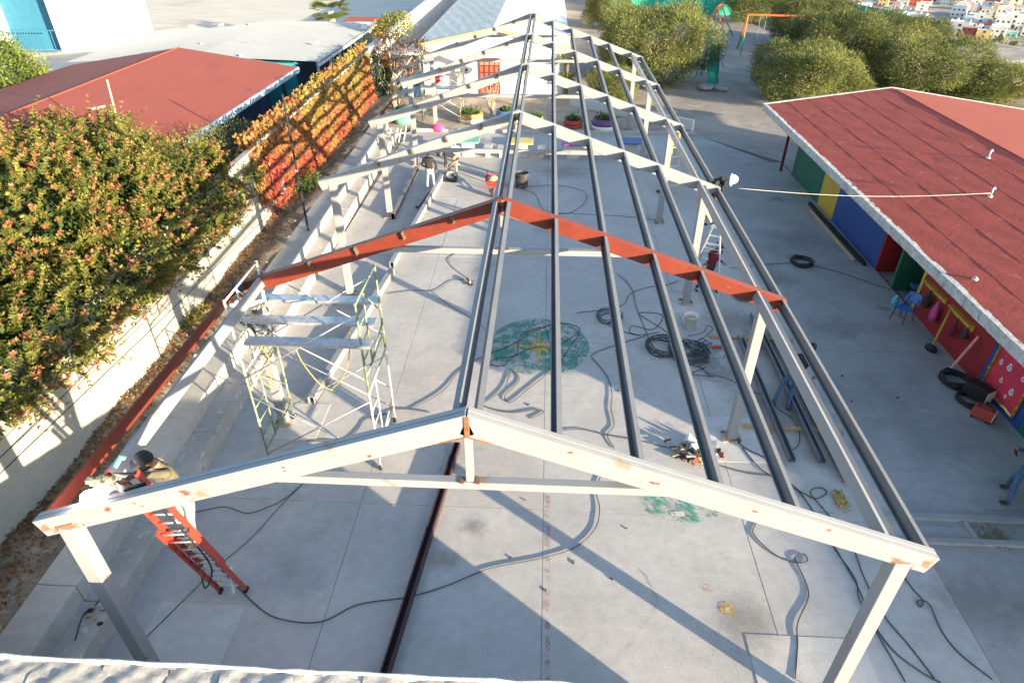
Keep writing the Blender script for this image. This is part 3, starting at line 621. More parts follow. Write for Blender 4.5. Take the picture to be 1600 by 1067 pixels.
for px, py, n_ in ((1547, 240, 0), (1548, 305, 1), (1522, 440, 2)):
    p = G(px, py, 2.9); p = G(px, py, roofz(p.x)); q = MB(); b0 = Vector((p.x, p.y, roofz(p.x)))
    q.lathe(b0, [(.08, -.02), (.06, .04), (.024, .06), (.024, .16 if n_ < 2 else .08)], 10)
    if n_ < 2: q.tube([b0 + Vector((0, 0, .14)), b0 + Vector((.02, .03, .22)), b0 + Vector((.08, .08, .25)), b0 + Vector((.14, .12, .19))], .026, 8)
    q.build('roof_vent', M['galv'], rb)

# second block out of the frame at the right, whose shadow lies over the near court
ob = thing('two_storey_block', (44, -30, 0), 'two storey school block beyond the right edge of the picture', 'building')
MB().span((40.5, -62, -.05), (49, 4, 7.35)).build('wall', M['wall_white'], ob); MB().span((40.2, -62.3, 7.36), (49.3, 4.3, 7.6)).build('roof', M['roof_grey'], ob)
for f_ in range(2):
    for k in range(12):
        wn = MB().span((40.42, -59 + k * 5.6, 1.0 + f_ * 3.3), (40.6, -56 + k * 5.6, 2.6 + f_ * 3.3)).build('window', M['glass'], ob)

# ================================================================== LEFT BUILDINGS
lb = thing('red_roofed_house', (-17, 24, 0), 'red roofed building with pale blue eave behind the flowering tree', 'building')
ex, ez, ry1, ry0 = -11.3, 3.5, 32.8, 9.0
pk = GY(280, 75, ry1); rx, rz = pk.x, pk.z; lx = rx - (ex - rx); lz = ez
roof_side(ex, ez, rx, rz, 6, M['roof_red_l'], lb, ry0, ry1, .003, 30); roof_side(lx, lz, rx, rz, 6, M['roof_red_l'], lb, ry0, ry1, .003, 30)
MB().tube([(rx, ry0, rz + .02), (rx, ry1, rz + .02)], .03, 6).build('ridge_roll', M['roof_red_l'], lb)
MB().span((ex - .0, ry0, ez - .22), (ex + .08, ry1, ez + .01)).build('eave_board', M['blue_fascia'], lb)
q = MB(); q.bar((ex, ry1 + .04, ez - .1), (rx, ry1 + .04, rz - .1), .06, .2); q.bar((rx, ry1 + .04, rz - .1), (lx, ry1 + .04, lz - .1), .06, .2); q.build('verge', M['blue_fascia'], lb)
MB().span((-21.5, ry0 + .5, -.05), (-12.6, ry1 - .8, 3.3)).build('wall', M['navy_wall'], lb)
for y in (31.6, 28.6, 25.6, 22.6): MB().span((-11.75, y - .07, -.05), (-11.6, y + .07, 3.32)).build('veranda_post', M['navy_wall'], lb)
q = MB(); p0 = G(190, 205, 3.8)
am = thing('antenna_mast', G(180, 195, 3.75), 'leaning pale antenna mast rising beside the red roof', 'antenna')
p = GX(185, 195, -12.2); t_ = GX(167, 125, -12.2)
MB().tube([(p.x, p.y, 3.45), p, t_], .03, 6).build('mast', M['bark_pale'], am); MB().tube(spline([t_, t_ + Vector((-.3, .0, -.5)), t_ + Vector((-.05, 0, -1.0)), t_ + Vector((-.35, 0, -1.4))], 5), .010, 5).build('cable', M['cable_g'], am)
p = GX(152, 170, -12.6); MB().tube([(p.x, p.y, 3.3), p], .03, 6).build('bracket', M['bark_pale'], am); MB().bar(p + Vector((-.2, -.1, 0)), p + Vector((.2, .1, .05)), .05, .05).build('cross_arm', M['galv'], am)
MB().poly([(-40, 8, -.04), (-8.3, 8, -.04), (-8.3, 45.9, -.04), (-40, 45.9, -.04)]).build('yard', M['dirt_dark'])['kind'] = 'structure'

gb = thing('grey_roofed_house', (-16, 40, 0), 'grey corrugated roof building between the red roof and the dirt lot', 'building')
e0, e1, r0 = (-10.6, 3.5), (-22.6, 3.5), (-16.8, 3.85)
def corr(xa, za, xb, zb, y0a, y1a, y0b, y1b):
    q = MB(); n_ = 150
    for i in range(n_):
        v0, v1 = i / n_, (i + 1) / n_; z0, z1 = (.0 if i % 2 else .022), (.022 if i % 2 else .0)
        q.poly([(xa, y0a + (y1a - y0a) * v0, za + z0), (xb, y0b + (y1b - y0b) * v0, zb + z0), (xb, y0b + (y1b - y0b) * v1, zb + z1), (xa, y0a + (y1a - y0a) * v1, za + z1)])
    return q.build('roof_sheet', M['roof_grey'], gb)
corr(-10.6, 3.5, -16.8, 3.78, 34.0, 47.0, 33.6, 45.0); corr(-16.8, 3.78, -23.2, 3.5, 33.6, 45.0, 33.2, 41.0)
MB().slab([(-22, 34.2, 3.4), (-12, 34.2, 3.4), (-12, 46.2, 3.4), (-16.8, 44.6, 3.4), (-22, 41, 3.4)], 3.5).build('wall', M['p_teal'], gb)
MB().span((-11.95, 34.4, -.05), (-11.9, 46.0, 3.2)).build('shade_wall', M['navy_wall'], gb)
for y in (34.6, 36.8, 38.6, 41, 43.6, 46): MB().span((-10.95, y - .06, -.05), (-10.83, y + .06, 3.42)).build('veranda_post', M['plastic_white'], gb)
MB().span((-10.68, 34.0, 3.30), (-10.58, 47.0, 3.44)).build('gutter', M['plastic_white'], gb)
for i, (px, py) in enumerate(((300, 42), (345, 40), (390, 40), (390, 56), (315, 70), (377, 88), (495, 68), (222, 60))):
    p = G(px, py, 3.72); MB().box(p + Vector((0, 0, .03)), (.35 if i < 3 else .12, .15, .10), 0, rotz(i)).build('loose_brick', M['wall_white'], gb)
g2 = thing('small_red_roof_shed', (-10.4, 50, 0), 'small red roofed shed with white wall behind the grey roof', 'building')
a = G(560, 36, 3.2); MB().slab([(-13.5, 46.9, 3.3), (-10.1, 46.9, 3.05), (-9.9, 52.5, 3.05), (-13.5, 51.0, 3.3)], .08).build('roof', M['roof_red_l'], g2); MB().span((-13.4, 47.1, -.05), (-10.3, 50.5, 2.95)).build('wall', M['wall_white'], g2)

# white two storey house, far left
wh = thing('white_house', (-44, 60, 0), 'big white house with blue recessed wall and brown lattice at far left', 'building')
MB().span((-52, 56.8, -.05), (-36.9, 66, 9)).build('wall', M['wall_white'], wh)
def fac(px, py, Y=55.4): return GY(px, py, Y)
MB().span((-36.95, 55.4, -.05), (-39.0, 56.79, 9)).build('corner_pier', M['wall_white'], wh)
MB().span((-44.8, 55.4, -.05), (-43.6, 56.79, 9)).build('pier', M['wall_white'], wh)
MB().span((-60, 55.4, -.05), (-50, 56.79, 9)).build('pier', M['wall_white'], wh)
MB().span((-50, 55.2, 5.6), (-38.9, 56.79, 6.5)).build('beam', M['wall_white'], wh); MB().span((-50, 54.6, 6.51), (-36.8, 56.79, 6.8)).build('balcony_slab', M['wall_white'], wh)
MB().span((-49.9, 56.5, -.05), (-39.05, 56.78, 3.6)).build('blue_wall', M['house_blue'], wh)
for a_, e_ in ((-49.9, -44.85), (-43.55, -39.05)):
    q = MB(); nx = int((e_ - a_) / .35)
    for i in range(nx + 1): q.span((a_ + i * .35 - .05, 56.55, 3.61), (a_ + i * .35 + .05, 56.7, 5.59))
    for i in range(6): q.span((a_, 56.5, 3.7 + i * .35), (e_, 56.54, 3.78 + i * .35))
    q.build('lattice', M['lattice'], wh)
rl = MB()
for i in range(16): rl.span((-42.6 + i * .24, 54.75, 0), (-42.56 + i * .24, 54.79, 1.6))
rl.span((-42.7, 54.7, 1.6), (-38.7, 54.82, 1.68)); rl.span((-42.7, 54.7, .12), (-38.7, 54.82, .18)); rl.build('railing', M['house_blue'], wh)

# ================================================================== WHITE HALL AT THE BACK
hl = thing('white_hall', (-2.6, 42.5, 0), 'white gabled hall with grey felt roof at the far end of the court', 'building')
HY0, HY1, hxl, hxr, hpx, hze, hzp = 42.5, 92.0, -6.95, 1.75, -2.5, 3.0, 3.92
q = MB(); q.add([(hxl, HY0, -.05), (hxr, HY0, -.05), (hxr, HY0, hze - .1), (hpx, HY0, hzp - .1), (hxl, HY0, hze - .1), (hxl, HY0 + .2, -.05), (hxr, HY0 + .2, -.05), (hxr, HY0 + .2, hze - .1), (hpx, HY0 + .2, hzp - .1), (hxl, HY0 + .2, hze - .1)],
      [(0, 1, 2, 3, 4), (9, 8, 7, 6, 5), (0, 5, 6, 1), (1, 6, 7, 2), (2, 7, 8, 3), (3, 8, 9, 4), (4, 9, 5, 0)]); q.build('gable_wall', M['wall_white'], hl)
MB().span((hxr - .2, HY0 + .21, -.05), (hxr, HY1, hze - .12)).build('side_wall', M['wall_white'], hl); MB().span((hxl, HY0 + .21, -.05), (hxl + .2, HY1, hze - .12)).build('side_wall', M['wall_white'], hl)
roof_side(hxl - .35, hze - .06, hpx, hzp, 6, M['roof_far'], hl, HY0 - .35, HY1, .012, 120); roof_side(hxr + .35, hze - .06, hpx, hzp, 1, M['roof_white'], hl, HY0 - .35, HY1, .004, 40)
q = MB(); q.bar((hxl - .35, HY0 - .39, hze - .12), (hpx, HY0 - .39, hzp - .06), .06, .16); q.bar((hpx, HY0 - .39, hzp - .06), (hxr + .35, HY0 - .39, hze - .12), .06, .16); q.build('verge_board', M['pot_yellow'], hl)
dr = MB(); dr.span((-3.45, HY0 - .06, .1), (-2.15, HY0 - .004, 2.2)); do = dr.build('door', M['door_brown'], hl)
q = MB()
for i in range(5): q.span((-3.45 + i * .31, HY0 - .09, .1), (-3.39 + i * .31, HY0 - .062, 2.2))
for i in range(6): q.span((-3.45, HY0 - .10, .1 + i * .41), (-2.15, HY0 - .092, .16 + i * .41))
q.build('grille', M['p_dkred'], do)
MB().span((-3.4, HY0 - .085, 1.75), (-2.2, HY0 - .063, 2.15)).build('transom', M['lattice'], do)
MB().span((-8.6, 41.6, -.05), (-7.0, 44.5, 2.5)).build('lean_to', M['navy_wall'], hl); MB().span((-8.8, 41.4, 2.51), (-6.8, 44.6, 2.6)).build('lean_to_roof', M['roof_white'], hl)

# planted bed in front of the hall
q = MB(); q.grid(lambda u, v: (-8.6 + 17 * u, 34.62 + 7.8 * v, .04 + .03 * math.sin(u * 31) * math.sin(v * 17)), 40, 20); struct(q.build('planting_bed', M['dirt'], smooth=True))
kb = MB(); kb.span((-6.4, 34.51, -.05), (8.6, 34.68, .14)); struct(kb.build('kerb', M['concrete_step'], bevel=.015))
rw = thing('low_white_wall', (6, 39, 0), 'low white wall edging the bed at the far right of the court', 'wall')
a, c = G(900, 168), G(1075, 232)
MB().prof((2.2, 40.2, .35), (8.6, 35.4, .35), [(-.1, -.4), (.1, -.4), (.1, .2), (-.1, .2)]).build('masonry', M['wall_white'], rw)
# ================================================================== SITE EQUIPMENT
def tube_o(name, pts, r, m, par, seg=7): return MB().tube(pts, r, seg).build(name, m, par, smooth=True)
# --- scaffold tower
def scaffold(loc, label, x0, x1, y0, y1, lifts, lh, m1, m2, planks, castor=True, group=None):
    t = thing('scaffold_tower', loc, label, 'scaffold', group)
    H = lifts * lh
    for i, x in enumerate((x0, x1)):
        for l in range(lifts):
            m = M[m1] if (i + l) % 2 == 0 else M[m2]; z0 = .12 + l * lh; z1 = z0 + lh - .02
            q = MB()
            for y in (y0, y1): q.tube([(x, y, z0), (x, y, z1)], .024, 7)
            q.tube([(x, y0, z1 - .04), (x, y1, z1 - .04)], .022, 7); q.tube([(x, y0, z0 + .35), (x, y1, z0 + .35)], .02, 7)
            ym = y0 + (y1 - y0) * .34
            q.tube([(x, ym, z0 + .35), (x, ym, z1 - .04)], .018, 7)
            for k in range(1, 4): q.tube([(x, y0, z0 + .35 + k * .37), (x, ym, z0 + .35 + k * .37)], .016, 6)
            q.tube([(x, y1, z0 + .9), (x, ym, z1 - .1)], .016, 6); q.tube([(x, y1, z0 + .6), (x, ym, z0 + .4)], .016, 6)
            q.build('end_frame', m, t, smooth=True)
        for y in (y0, y1):
            if castor:
                c = MB(); c.tube([(x - .025, y, .075), (x + .025, y, .075)], .075, 14); w_ = c.build('caster', M['rubber'], t, smooth=False)
                MB().span((x - .035, y - .02, .07), (x + .035, y + .02, .17)).build('fork', M['galv'], w_)
            else: MB().box((x, y, .06), (.14, .14, .012)).build('base_plate', M['galv'], t)
    for y in (y0 - .03, y1 + .03):
        for l in range(lifts):
            z0 = .12 + l * lh
            tube_o('cross_brace', [(x0, y, z0 + .25), (x1, y, z0 + lh - .25)], .014, M['galv'], t, 6); tube_o('cross_brace', [(x0, y + .03, z0 + lh - .25), (x1, y + .03, z0 + .25)], .014, M['galv'], t, 6)
    for (yc, z, xa, xb) in planks:
        q = MB(); q.span((xa, yc - .125, z), (xb, yc + .125, z + .025)); q.span((xa, yc - .125, z - .04), (xb, yc - .11, z - .001)); q.span((xa, yc + .11, z - .04), (xb, yc + .125, z - .001))
        q.build('plank', M['galv'], t)
    return t
scaffold((-3.8, 10.6, 0), 'green and white scaffold tower with three metal planks beside the left post', -4.98, -2.58, 9.85, 11.4, 2, 2.02, 'scaf_green', 'scaf_white',
         ((11.52, 3.22, -5.25, -2.62), (10.68, 3.22, -5.15, -2.5), (9.92, 3.22, -4.8, -2.4)))
scaffold((-5.0, 36.8, 0), 'dark scaffold tower standing in the bed before the white hall', -6.0, -3.9, 36.0, 37.4, 2, 1.7, 'scaf_green', 'scaf_green', ((36.5, 1.75, -6.0, -3.9), (37.0, 1.75, -6.0, -3.9)), False)
rp = thing('tie_rope', (-5.0, 11.3, 3), 'tangled rope and wire hung on the left end of the scaffold tower', 'rope')
for k in range(6):
    z = 4.0 - k * .35; tube_o('loop', spline([(-4.98 + random.uniform(-.05, .12), 11.4 - .25 * i + random.uniform(-.06, .06), z - random.uniform(.0, .9) * math.sin(i / 5 * math.pi)) for i in range(6)], 5), .009, M['cable_y' if k % 2 else 'cable_g'], rp, 5)
tube_o('loop', spline([GY(462, 545, 10), GY(475, 570, 10), GY(500, 600, 10), GY(520, 610, 10)], 6), .012, M['cable_y'], rp, 5)
tube_o('loop', spline([GY(547, 515, 10), GY(545, 560, 10), GY(535, 590, 10), GY(518, 608, 10)], 6), .012, M['cable_y'], rp, 5)

# --- ladders
def ladder(name, label, b0, t0, wd, m, rung=.3, sect=None, across=None):
    b0, t0 = Vector(b0), Vector(t0); d = (t0 - b0); L = d.length; d.normalize()
    ax = Vector(across).normalized() if across else d.cross(Vector((0, 0, 1))).normalized(); nrm = ax.cross(d).normalized()
    t = thing(name, b0, label, 'ladder')
    secs = sect or [(0, 1, 0, wd)]
    for (a, e, off, w_) in secs:
        for s in (-1, 1):
            p = b0 + d * L * a + ax * s * w_ / 2 + nrm * off; q_ = b0 + d * L * e + ax * s * w_ / 2 + nrm * off
            r_ = MB().chan(p, q_, .03, .085, t=.006, lip=.006, flip=s, up=nrm).build('rail', m, t)
            if a == 0: MB().box(p + d * .03, (.06, .10, .06)).build('foot', M['rubber'], r_)
        k = a * L + .25
        while k < e * L - .1:
            c = b0 + d * k + nrm * off; tube_o('rung', [c - ax * w_ / 2, c + ax * w_ / 2], .017, M['alu'], t, 8); k += rung
    return t, d, ax, nrm
lr, ld_, la_, ln_ = ladder('extension_ladder', 'red extension ladder with aluminium rungs leaning on the nearest rafter', (-4.54, 6.82, .02), (-4.36, 5.42, 4.25), .42, M['ladder_red'], sect=[(0, .62, .04, .44), (.25, 1, -.05, .36)], across=(1, .12, 0))
MB().box(Vector((-4.36, 6.60, .55)), (.02, .09, .5), 0, Matrix.Rotation(-.31, 3, 'X')).build('sticker', M['plastic_white'], lr)
def stepladder(label, feet, apex, m, wid=.4, name='stepladder', nr=6):
    # feet: two pairs (front pair, rear pair); apex point
    t = thing(name, (feet[0] + feet[1]) / 2, label, 'ladder'); ax = (feet[1] - feet[0]).normalized()
    for pr_, rr in ((feet[:2], True), (feet[2:], False)):
        tp = [apex - ax * wid * .28, apex + ax * wid * .28]
        for p, q_ in zip(pr_, tp): MB().bar(p, q_, .03, .07, up=(0, 1, .3)).build('rail', m, t)
        for k in range(1, nr + 1):
            f = k / (nr + 1); a, b_ = pr_[0].lerp(tp[0], f), pr_[1].lerp(tp[1], f)
            if rr: MB().bar(a, b_, .09, .025).build('tread', M['alu'], t)
            elif k % 2: MB().bar(a, b_, .02, .02).build('brace', M['alu'], t)
    MB().box(apex + Vector((0, 0, .02)), (wid * .75, .16, .05), 0, rotz(math.atan2(ax.y, ax.x))).build('top_cap', m, t)
    return t
ap = Vector((5.75, 17.55, 2.35))
stepladder('silver stepladder standing behind the worker in maroon', [Vector((5.6, 18.75, 0)), Vector((6.3, 18.5, 0)), Vector((5.1, 17.75, 0)), Vector((6.1, 17.1, 0))], ap, M['alu'])
stepladder('yellow stepladder by a right hand post towards the back', [Vector((5.85, 26.0, 0)), Vector((6.35, 26.1, 0)), Vector((5.8, 27.1, 0)), Vector((6.3, 27.2, 0))], Vector((6.05, 26.7, 2.6)), M['ladder_yellow'])

# --- steel sections lying about
def steel_len(label, p0, p1, wd, h, m, box=False, name='steel_channel', flip=1, up=(0, 0, 1), group=None):
    t = MB(); a, c = Vector(p0), Vector(p1)
    if box:
        o_ = [(-wd / 2, -h / 2), (wd / 2, -h / 2), (wd / 2, h / 2), (-wd / 2, h / 2)]; i_ = [(x * .86, y * .86) for x, y in o_]
        a_, c_, r_, u_ = t.frame(a, c); V = [p + r_ * x + u_ * y for p in (a_, c_) for x, y in o_ + i_]
        F = []
        for i in range(4):
            j = (i + 1) % 4; F += [(i, j, 8 + j, 8 + i), (4 + j, 4 + i, 12 + i, 12 + j), (j, i, 4 + i, 4 + j), (8 + i, 8 + j, 12 + j, 12 + i)]
        t.add(V, F)
    else: t.chan(a, c, wd, h, t=.008, lip=.03, flip=flip, up=up)
    return tag(t.build(name, m), label, 'steel beam', group)
steel_len('long off-white steel box section on the floor running under the scaffold', (-4.72, 11.9, .13), (-4.12, 18.6, .13), .16, .24, M['steel_white'], True, 'steel_tube')
steel_len('off-white steel section laid beyond the red rafter in line with the scaffold', (-4.22, 19.0, .13), (-3.70, 27.6, .13), .15, .24, M['steel_white'], True, 'steel_tube')
steel_len('grey steel channel on the floor beside the fourth left post', (-5.0, 23.0, .13), (-5.0, 28.4, .13), .14, .24, M['steel_grey'], False, flip=-1)
steel_len('short off-white steel tube at the feet of the man in black', (-4.25, 24.1, .07), (-4.05, 26.0, .07), .12, .12, M['steel_white'], True, 'steel_tube')
steel_len('dark maroon steel channel lying open side up in the near court', (-1.02, 10.6, .09), (-1.62, 4.4, .09), .15, .15, M['steel_maroon'], up=(1, 0, 0), flip=-1)
steel_len('grey steel channel on wooden bearers nearest the court', (6.28, 15.2, .17), (6.24, 10.4, .17), .13, .15, M['steel_grey'], up=(-1, 0, .0))
steel_len('grey steel channel on wooden bearers beside the man in jeans', (6.92, 16.4, .17), (6.88, 10.4, .17), .14, .15, M['steel_grey'], up=(-1, 0, 0))
steel_len('wide grey steel channel on wooden bearers under the right wall-line beam', (7.28, 15.8, .17), (7.22, 9.9, .17), .2, .14, M['steel_grey'], up=(-1, 0, 0))
for y, l in ((15.35, 'pale wooden bearer under the far end of the grey channels'), (11.6, 'pale wooden bearer under the near end of the grey channels')):
    tag(MB().bar((5.5, y, .045), (7.75, y - .1, .045), .09, .08).build('timber_bearer', M['wood']), l, 'timber')
tag(MB().bar((11.55, 20.0, .06), (11.45, 25.3, .06), .10, .12).build('steel_channel', M['black']), 'dark steel bar lying at the foot of the blue wall panel', 'steel beam')
tag(MB().bar((11.33, 20.3, .04), (11.28, 24.6, .04), .06, .08).build('wooden_batten', M['wood']), 'thin batten lying beside the dark bar by the blue wall panel', 'timber')

# --- cables and hoses on the floor
def cable(label, px, r=.016, m='cable_g', name='cable', z=.014, n=7):
    r *= .68
    return tag(MB().tube(spline([G(x + random.uniform(-1.5, 1.5), y + random.uniform(-1, 1)) + Vector((0, 0, z + random.uniform(0, .012))) for x, y in px], n), r, 6).build(name, M[m], smooth=True), label, 'cable')
cable('long grey cable curving across the near court over the maroon channel', [(215, 800), (300, 850), (345, 890), (400, 945), (440, 968), (500, 972), (560, 945), (640, 932), (700, 915), (765, 890), (850, 872), (900, 855), (930, 828), (938, 795), (932, 765), (940, 738)])
cable('grey cable running from the bleachers to the scaffold foot', [(262, 812), (300, 803), (350, 792), (385, 802), (420, 792), (445, 780), (480, 750), (500, 738)], .013)
cable('straight dark cable from the steps up towards the scaffold', [(205, 1020), (250, 975), (290, 935), (340, 885), (395, 840), (440, 790), (485, 745)], .010)
cable('cable looping around the painted star in the court', [(640, 640), (690, 612), (720, 580), (760, 555), (800, 540), (830, 522), (870, 505), (905, 515), (890, 545), (872, 565), (860, 535), (850, 512), (815, 525), (805, 555), (775, 560), (765, 570), (785, 572), (800, 560), (835, 545), (870, 540), (905, 520)], .016)
cable('cable snaking below the painted star near the ridge', [(880, 560), (855, 580), (845, 592), (825, 610), (800, 630), (790, 620), (810, 595), (800, 580), (790, 605), (770, 622), (755, 632), (770, 640), (800, 645), (840, 640), (848, 645), (830, 655)], .017)
cable('cable crossing the court from the star to the near right', [(1010, 525), (960, 540), (925, 555), (935, 570), (950, 590), (955, 615), (955, 640), (960, 665), (950, 680), (958, 700)], .016)
cable('thin cable along the near edge behind the front rafter', [(880, 672), (910, 672), (950, 680), (1000, 690), (1060, 705), (1100, 712)], .014)
cable('tangle of cables on the floor by the second right post', [(935, 500), (945, 490), (960, 492), (965, 500), (945, 505), (935, 495), (955, 490), (968, 497), (950, 507), (980, 520), (1000, 525), (1030, 520)], .014)
cable('cable running from the grinder cable to the bucket', [(900, 490), (940, 485), (975, 478), (985, 460), (1010, 450), (1040, 445), (1060, 440)], .014)
cable('long loop of cable right of the purlin shadows', [(965, 430), (985, 450), (995, 480), (1005, 505), (1020, 540), (1040, 560), (1060, 545), (1040, 520), (1010, 500), (1000, 490), (1030, 490), (1035, 500), (1020, 515), (990, 510), (985, 520), (1000, 525)], .015)
cable('cable lying from the bucket towards the grey channels', [(1060, 530), (1085, 545), (1100, 550), (1110, 540), (1095, 530), (1090, 535), (1105, 522), (1115, 515), (1105, 510), (1100, 520), (1075, 525)], .013)
cable('cable sweeping past the red tool to the wooden bearer', [(1085, 555), (1095, 575), (1110, 585), (1140, 595), (1165, 610), (1195, 620), (1215, 640), (1240, 655), (1250, 680), (1245, 700), (1230, 705)], .013)
cable('bundle of cables running to the near right post, outer strand', [(1150, 690), (1170, 705), (1200, 720), (1230, 755), (1255, 770), (1275, 780), (1290, 770), (1280, 762), (1265, 770), (1290, 800), (1330, 850), (1350, 900), (1380, 960), (1420, 1010), (1460, 1060)], .017)
cable('bundle of cables running to the near right post, inner strand', [(1130, 730), (1170, 740), (1210, 745), (1240, 760), (1265, 790), (1290, 830), (1310, 865), (1340, 920), (1365, 980), (1400, 1040), (1415, 1066)], .017)
cable('bundle of cables running to the near right post, middle strand', [(1160, 700), (1190, 735), (1230, 755), (1260, 782), (1300, 850), (1335, 905), (1345, 940), (1390, 1010), (1440, 1050), (1470, 1067)], .017)
cable('hose curling across the pale slab at the near right', [(1205, 812), (1185, 815), (1176, 832), (1190, 852), (1215, 870), (1245, 880), (1262, 878), (1255, 867), (1243, 872), (1245, 885), (1260, 910), (1262, 935), (1245, 975), (1245, 1010), (1243, 1062)], .017)
cable('cable trailing right of the near post to the picture corner', [(1408, 895), (1425, 920), (1442, 938), (1438, 948), (1433, 940), (1450, 945), (1470, 985), (1500, 1020), (1550, 1062)], .017)
cable('long thin cable crossing the far court near the wheelbarrow', [(700, 265), (760, 285), (830, 300), (850, 330), (900, 335), (980, 340), (1030, 345)], .013)
cable('thin cable curving from the wheelbarrow to the ridge', [(660, 250), (740, 270), (800, 290), (870, 290), (910, 300), (915, 315), (890, 332), (860, 335)], .012)
cable('thin cable from the scaffold to the angle grinder', [(605, 460), (650, 455), (680, 455), (705, 440), (725, 437)], .012)
cable('thin cable looping left of the angle grinder', [(715, 395), (702, 405), (708, 418), (725, 430), (730, 436)], .012)
cable('straight thin cable from the grinder to the painted circle', [(675, 455), (700, 475), (740, 500), (765, 520)], .011)
cable('cable from the coiled cable to the blue chair', [(1250, 412), (1290, 420), (1330, 432), (1370, 445), (1400, 455)], .012)
cable('cable from the coil across to the maroon worker', [(1140, 420), (1180, 415), (1220, 412), (1245, 410)], .012)
cable('hose lying below the scaffold tower', [(480, 690), (510, 690), (540, 690), (560, 670), (570, 655), (600, 648), (620, 640), (640, 640), (670, 645)], .016)
def coil(label, c, r, turns, m='cable_g', rr=.02, group=None):
    pts = []; rr *= .75; turns += 2
    for k in range(turns * 18):
        t = k / 18 * 2 * math.pi; q = r * (1 + .10 * math.sin(t * .37 + k)); w_ = random.uniform(-.012, .012)
        pts.append((c[0] + q * math.cos(t) + w_, c[1] + q * math.sin(t) + w_, .02 + .03 * (k // 18) * .8 + random.uniform(0, .008)))
    return tag(MB().tube(pts, rr, 6).build('coiled_cable', M[m], smooth=True), label, 'cable coil', group)
coil('thick coil of black cable beside the cable tangle', G(1034, 545), .42, 6); coil('small coil of cable near the right hand post base', G(1162, 464), .3, 4, rr=.014); coil('loose coil of cable below the ridge beside the purlin', G(952, 497), .36, 4, rr=.012)
coil('coil of black hose on the walkway before the blue panel', G(1252, 412), .34, 4, 'rubber', .022); coil('thick black hose coil at the foot of the red wall', G(1490, 597), .33, 5, 'rubber', .03); coil('coil of welding lead beside the red welding set', G(1512, 628), .26, 4, 'rubber', .018)
coil('small coil of cable on the bleacher step under the welder', G(212, 835, .0), .22, 4, 'cable_g', .018); coil('tangled coil by the stepladder foot', G(1075, 552), .5, 4, 'cable_g', .013)
tc = thing('cable_heap', G(1100, 565), 'heap of tangled cable and clamps by the bucket', 'cable')
for k in range(7):
    c = G(1090, 560) + Vector((random.uniform(-.5, .5), random.uniform(-.6, .6), 0)); tube_o('strand', spline([c + Vector((random.uniform(-.45, .45), random.uniform(-.45, .45), .02 + random.uniform(0, .08))) for _ in range(8)], 5), .013, M['cable_g'], tc, 5)

# --- small site objects
def bucket(name, label, c, r, h, m, fill=None, cat='bucket', handle=True):
    t = thing(name, c, label, cat); c = Vector(c)
    MB().lathe(c, [(r * .85, .003), (r, h), (r + .012, h), (r + .012, h - .02), (r - .012, h - .025), (r * .84, .02), (0, .02)], 18).build('shell', m, t, smooth=True)
    if fill: MB().lathe(c, [(r * .93, h * .72), (r * .6, h * .8), (r * .3, h * .95), (0, h * .9)], 12).build('contents', fill, t)
    if handle: tube_o('handle', [c + Vector((r * math.cos(a), .25 * r + r * .6 * math.sin(a) * 0 - .02, h - .02 - r * .9 * math.sin(a))) for a in [k * math.pi / 10 for k in range(11)]], .006, M['galv'], t, 5)
    return t
bucket('plastic_bucket', 'dirty grey bucket with rags and tools in it beside the right post', G(1077, 512), .19, .42, M['plastic_white'], M['cloth_tan'])
bucket('steel_drum', 'small dark steel drum standing open near the wheelbarrow', G(815, 292), .30, .62, M['drum_dark'], M['black'], 'drum', False)
wb_ = thing('wheelbarrow', G(770, 300), 'red wheelbarrow with a pale load seen left of the ridge', 'wheelbarrow'); c = G(770, 300)
q = MB(); a_ = [(-.3, -.45), (.3, -.45), (.3, .4), (-.3, .4)]; e_ = [(-.2, -.28), (.2, -.28), (.2, .25), (-.2, .25)]
q.add([c + Vector((x, y, .62)) for x, y in a_] + [c + Vector((x, y, .36)) for x, y in e_], [(4, 5, 6, 7), (0, 1, 5, 4), (1, 2, 6, 5), (2, 3, 7, 6), (3, 0, 4, 7)]); q.build('tray', M['pot_red'], wb_)
MB().lathe(c + Vector((0, -.03, .5)), [(.3, 0), (.26, .12), (.12, .2), (0, .22)], 12, sq=(.9, 1.2)).build('load', M['cloth_tan'], wb_)
MB().tube([c + Vector((-.04, -.55, .18)), c + Vector((.04, -.55, .18))], .18, 16).build('wheel', M['rubber'], wb_)
for s in (-1, 1):
    tube_o('handle', [c + Vector((s * .08, -.55, .2)), c + Vector((s * .2, .2, .36)), c + Vector((s * .3, .9, .6))], .02, M['pot_red'], wb_); tube_o('leg', [c + Vector((s * .2, .3, .36)), c + Vector((s * .24, .35, .0))], .015, M['pot_red'], wb_)
def grinder(label, c, ang, m='pot_red'):
    t = thing('angle_grinder', c, label, 'power tool'); c = Vector(c); Rz = rotz(ang)
    MB().lathe(c + Vector((0, 0, .07)), [(.02, -.15), (.045, -.12), (.05, .05), (.04, .12), (0, .14)], 10, rot=Rz @ Matrix.Rotation(R(90), 3, 'X')).build('body', M[m], t, smooth=True)
    MB().lathe(c + Rz @ Vector((0, -.2, .035)), [(.09, 0), (.09, .012)], 16).build('disc', M['black'], t); MB().lathe(c + Rz @ Vector((0, -.16, .05)), [(.04, 0), (.04, .07), (.02, .09)], 10).build('gear_head', M['galv'], t)
    tube_o('side_handle', [c + Rz @ Vector((0, -.14, .09)), c + Rz @ Vector((.16, -.14, .11))], .018, M['black'], t)
grinder('red angle grinder lying alone on the floor left of the ridge', G(732, 441), .4); grinder('small red grinder on the floor beside the cable heap', G(1121, 545), 1.7); grinder('dark power tool on the floor before the third right post', G(1030, 302), .9, 'black')
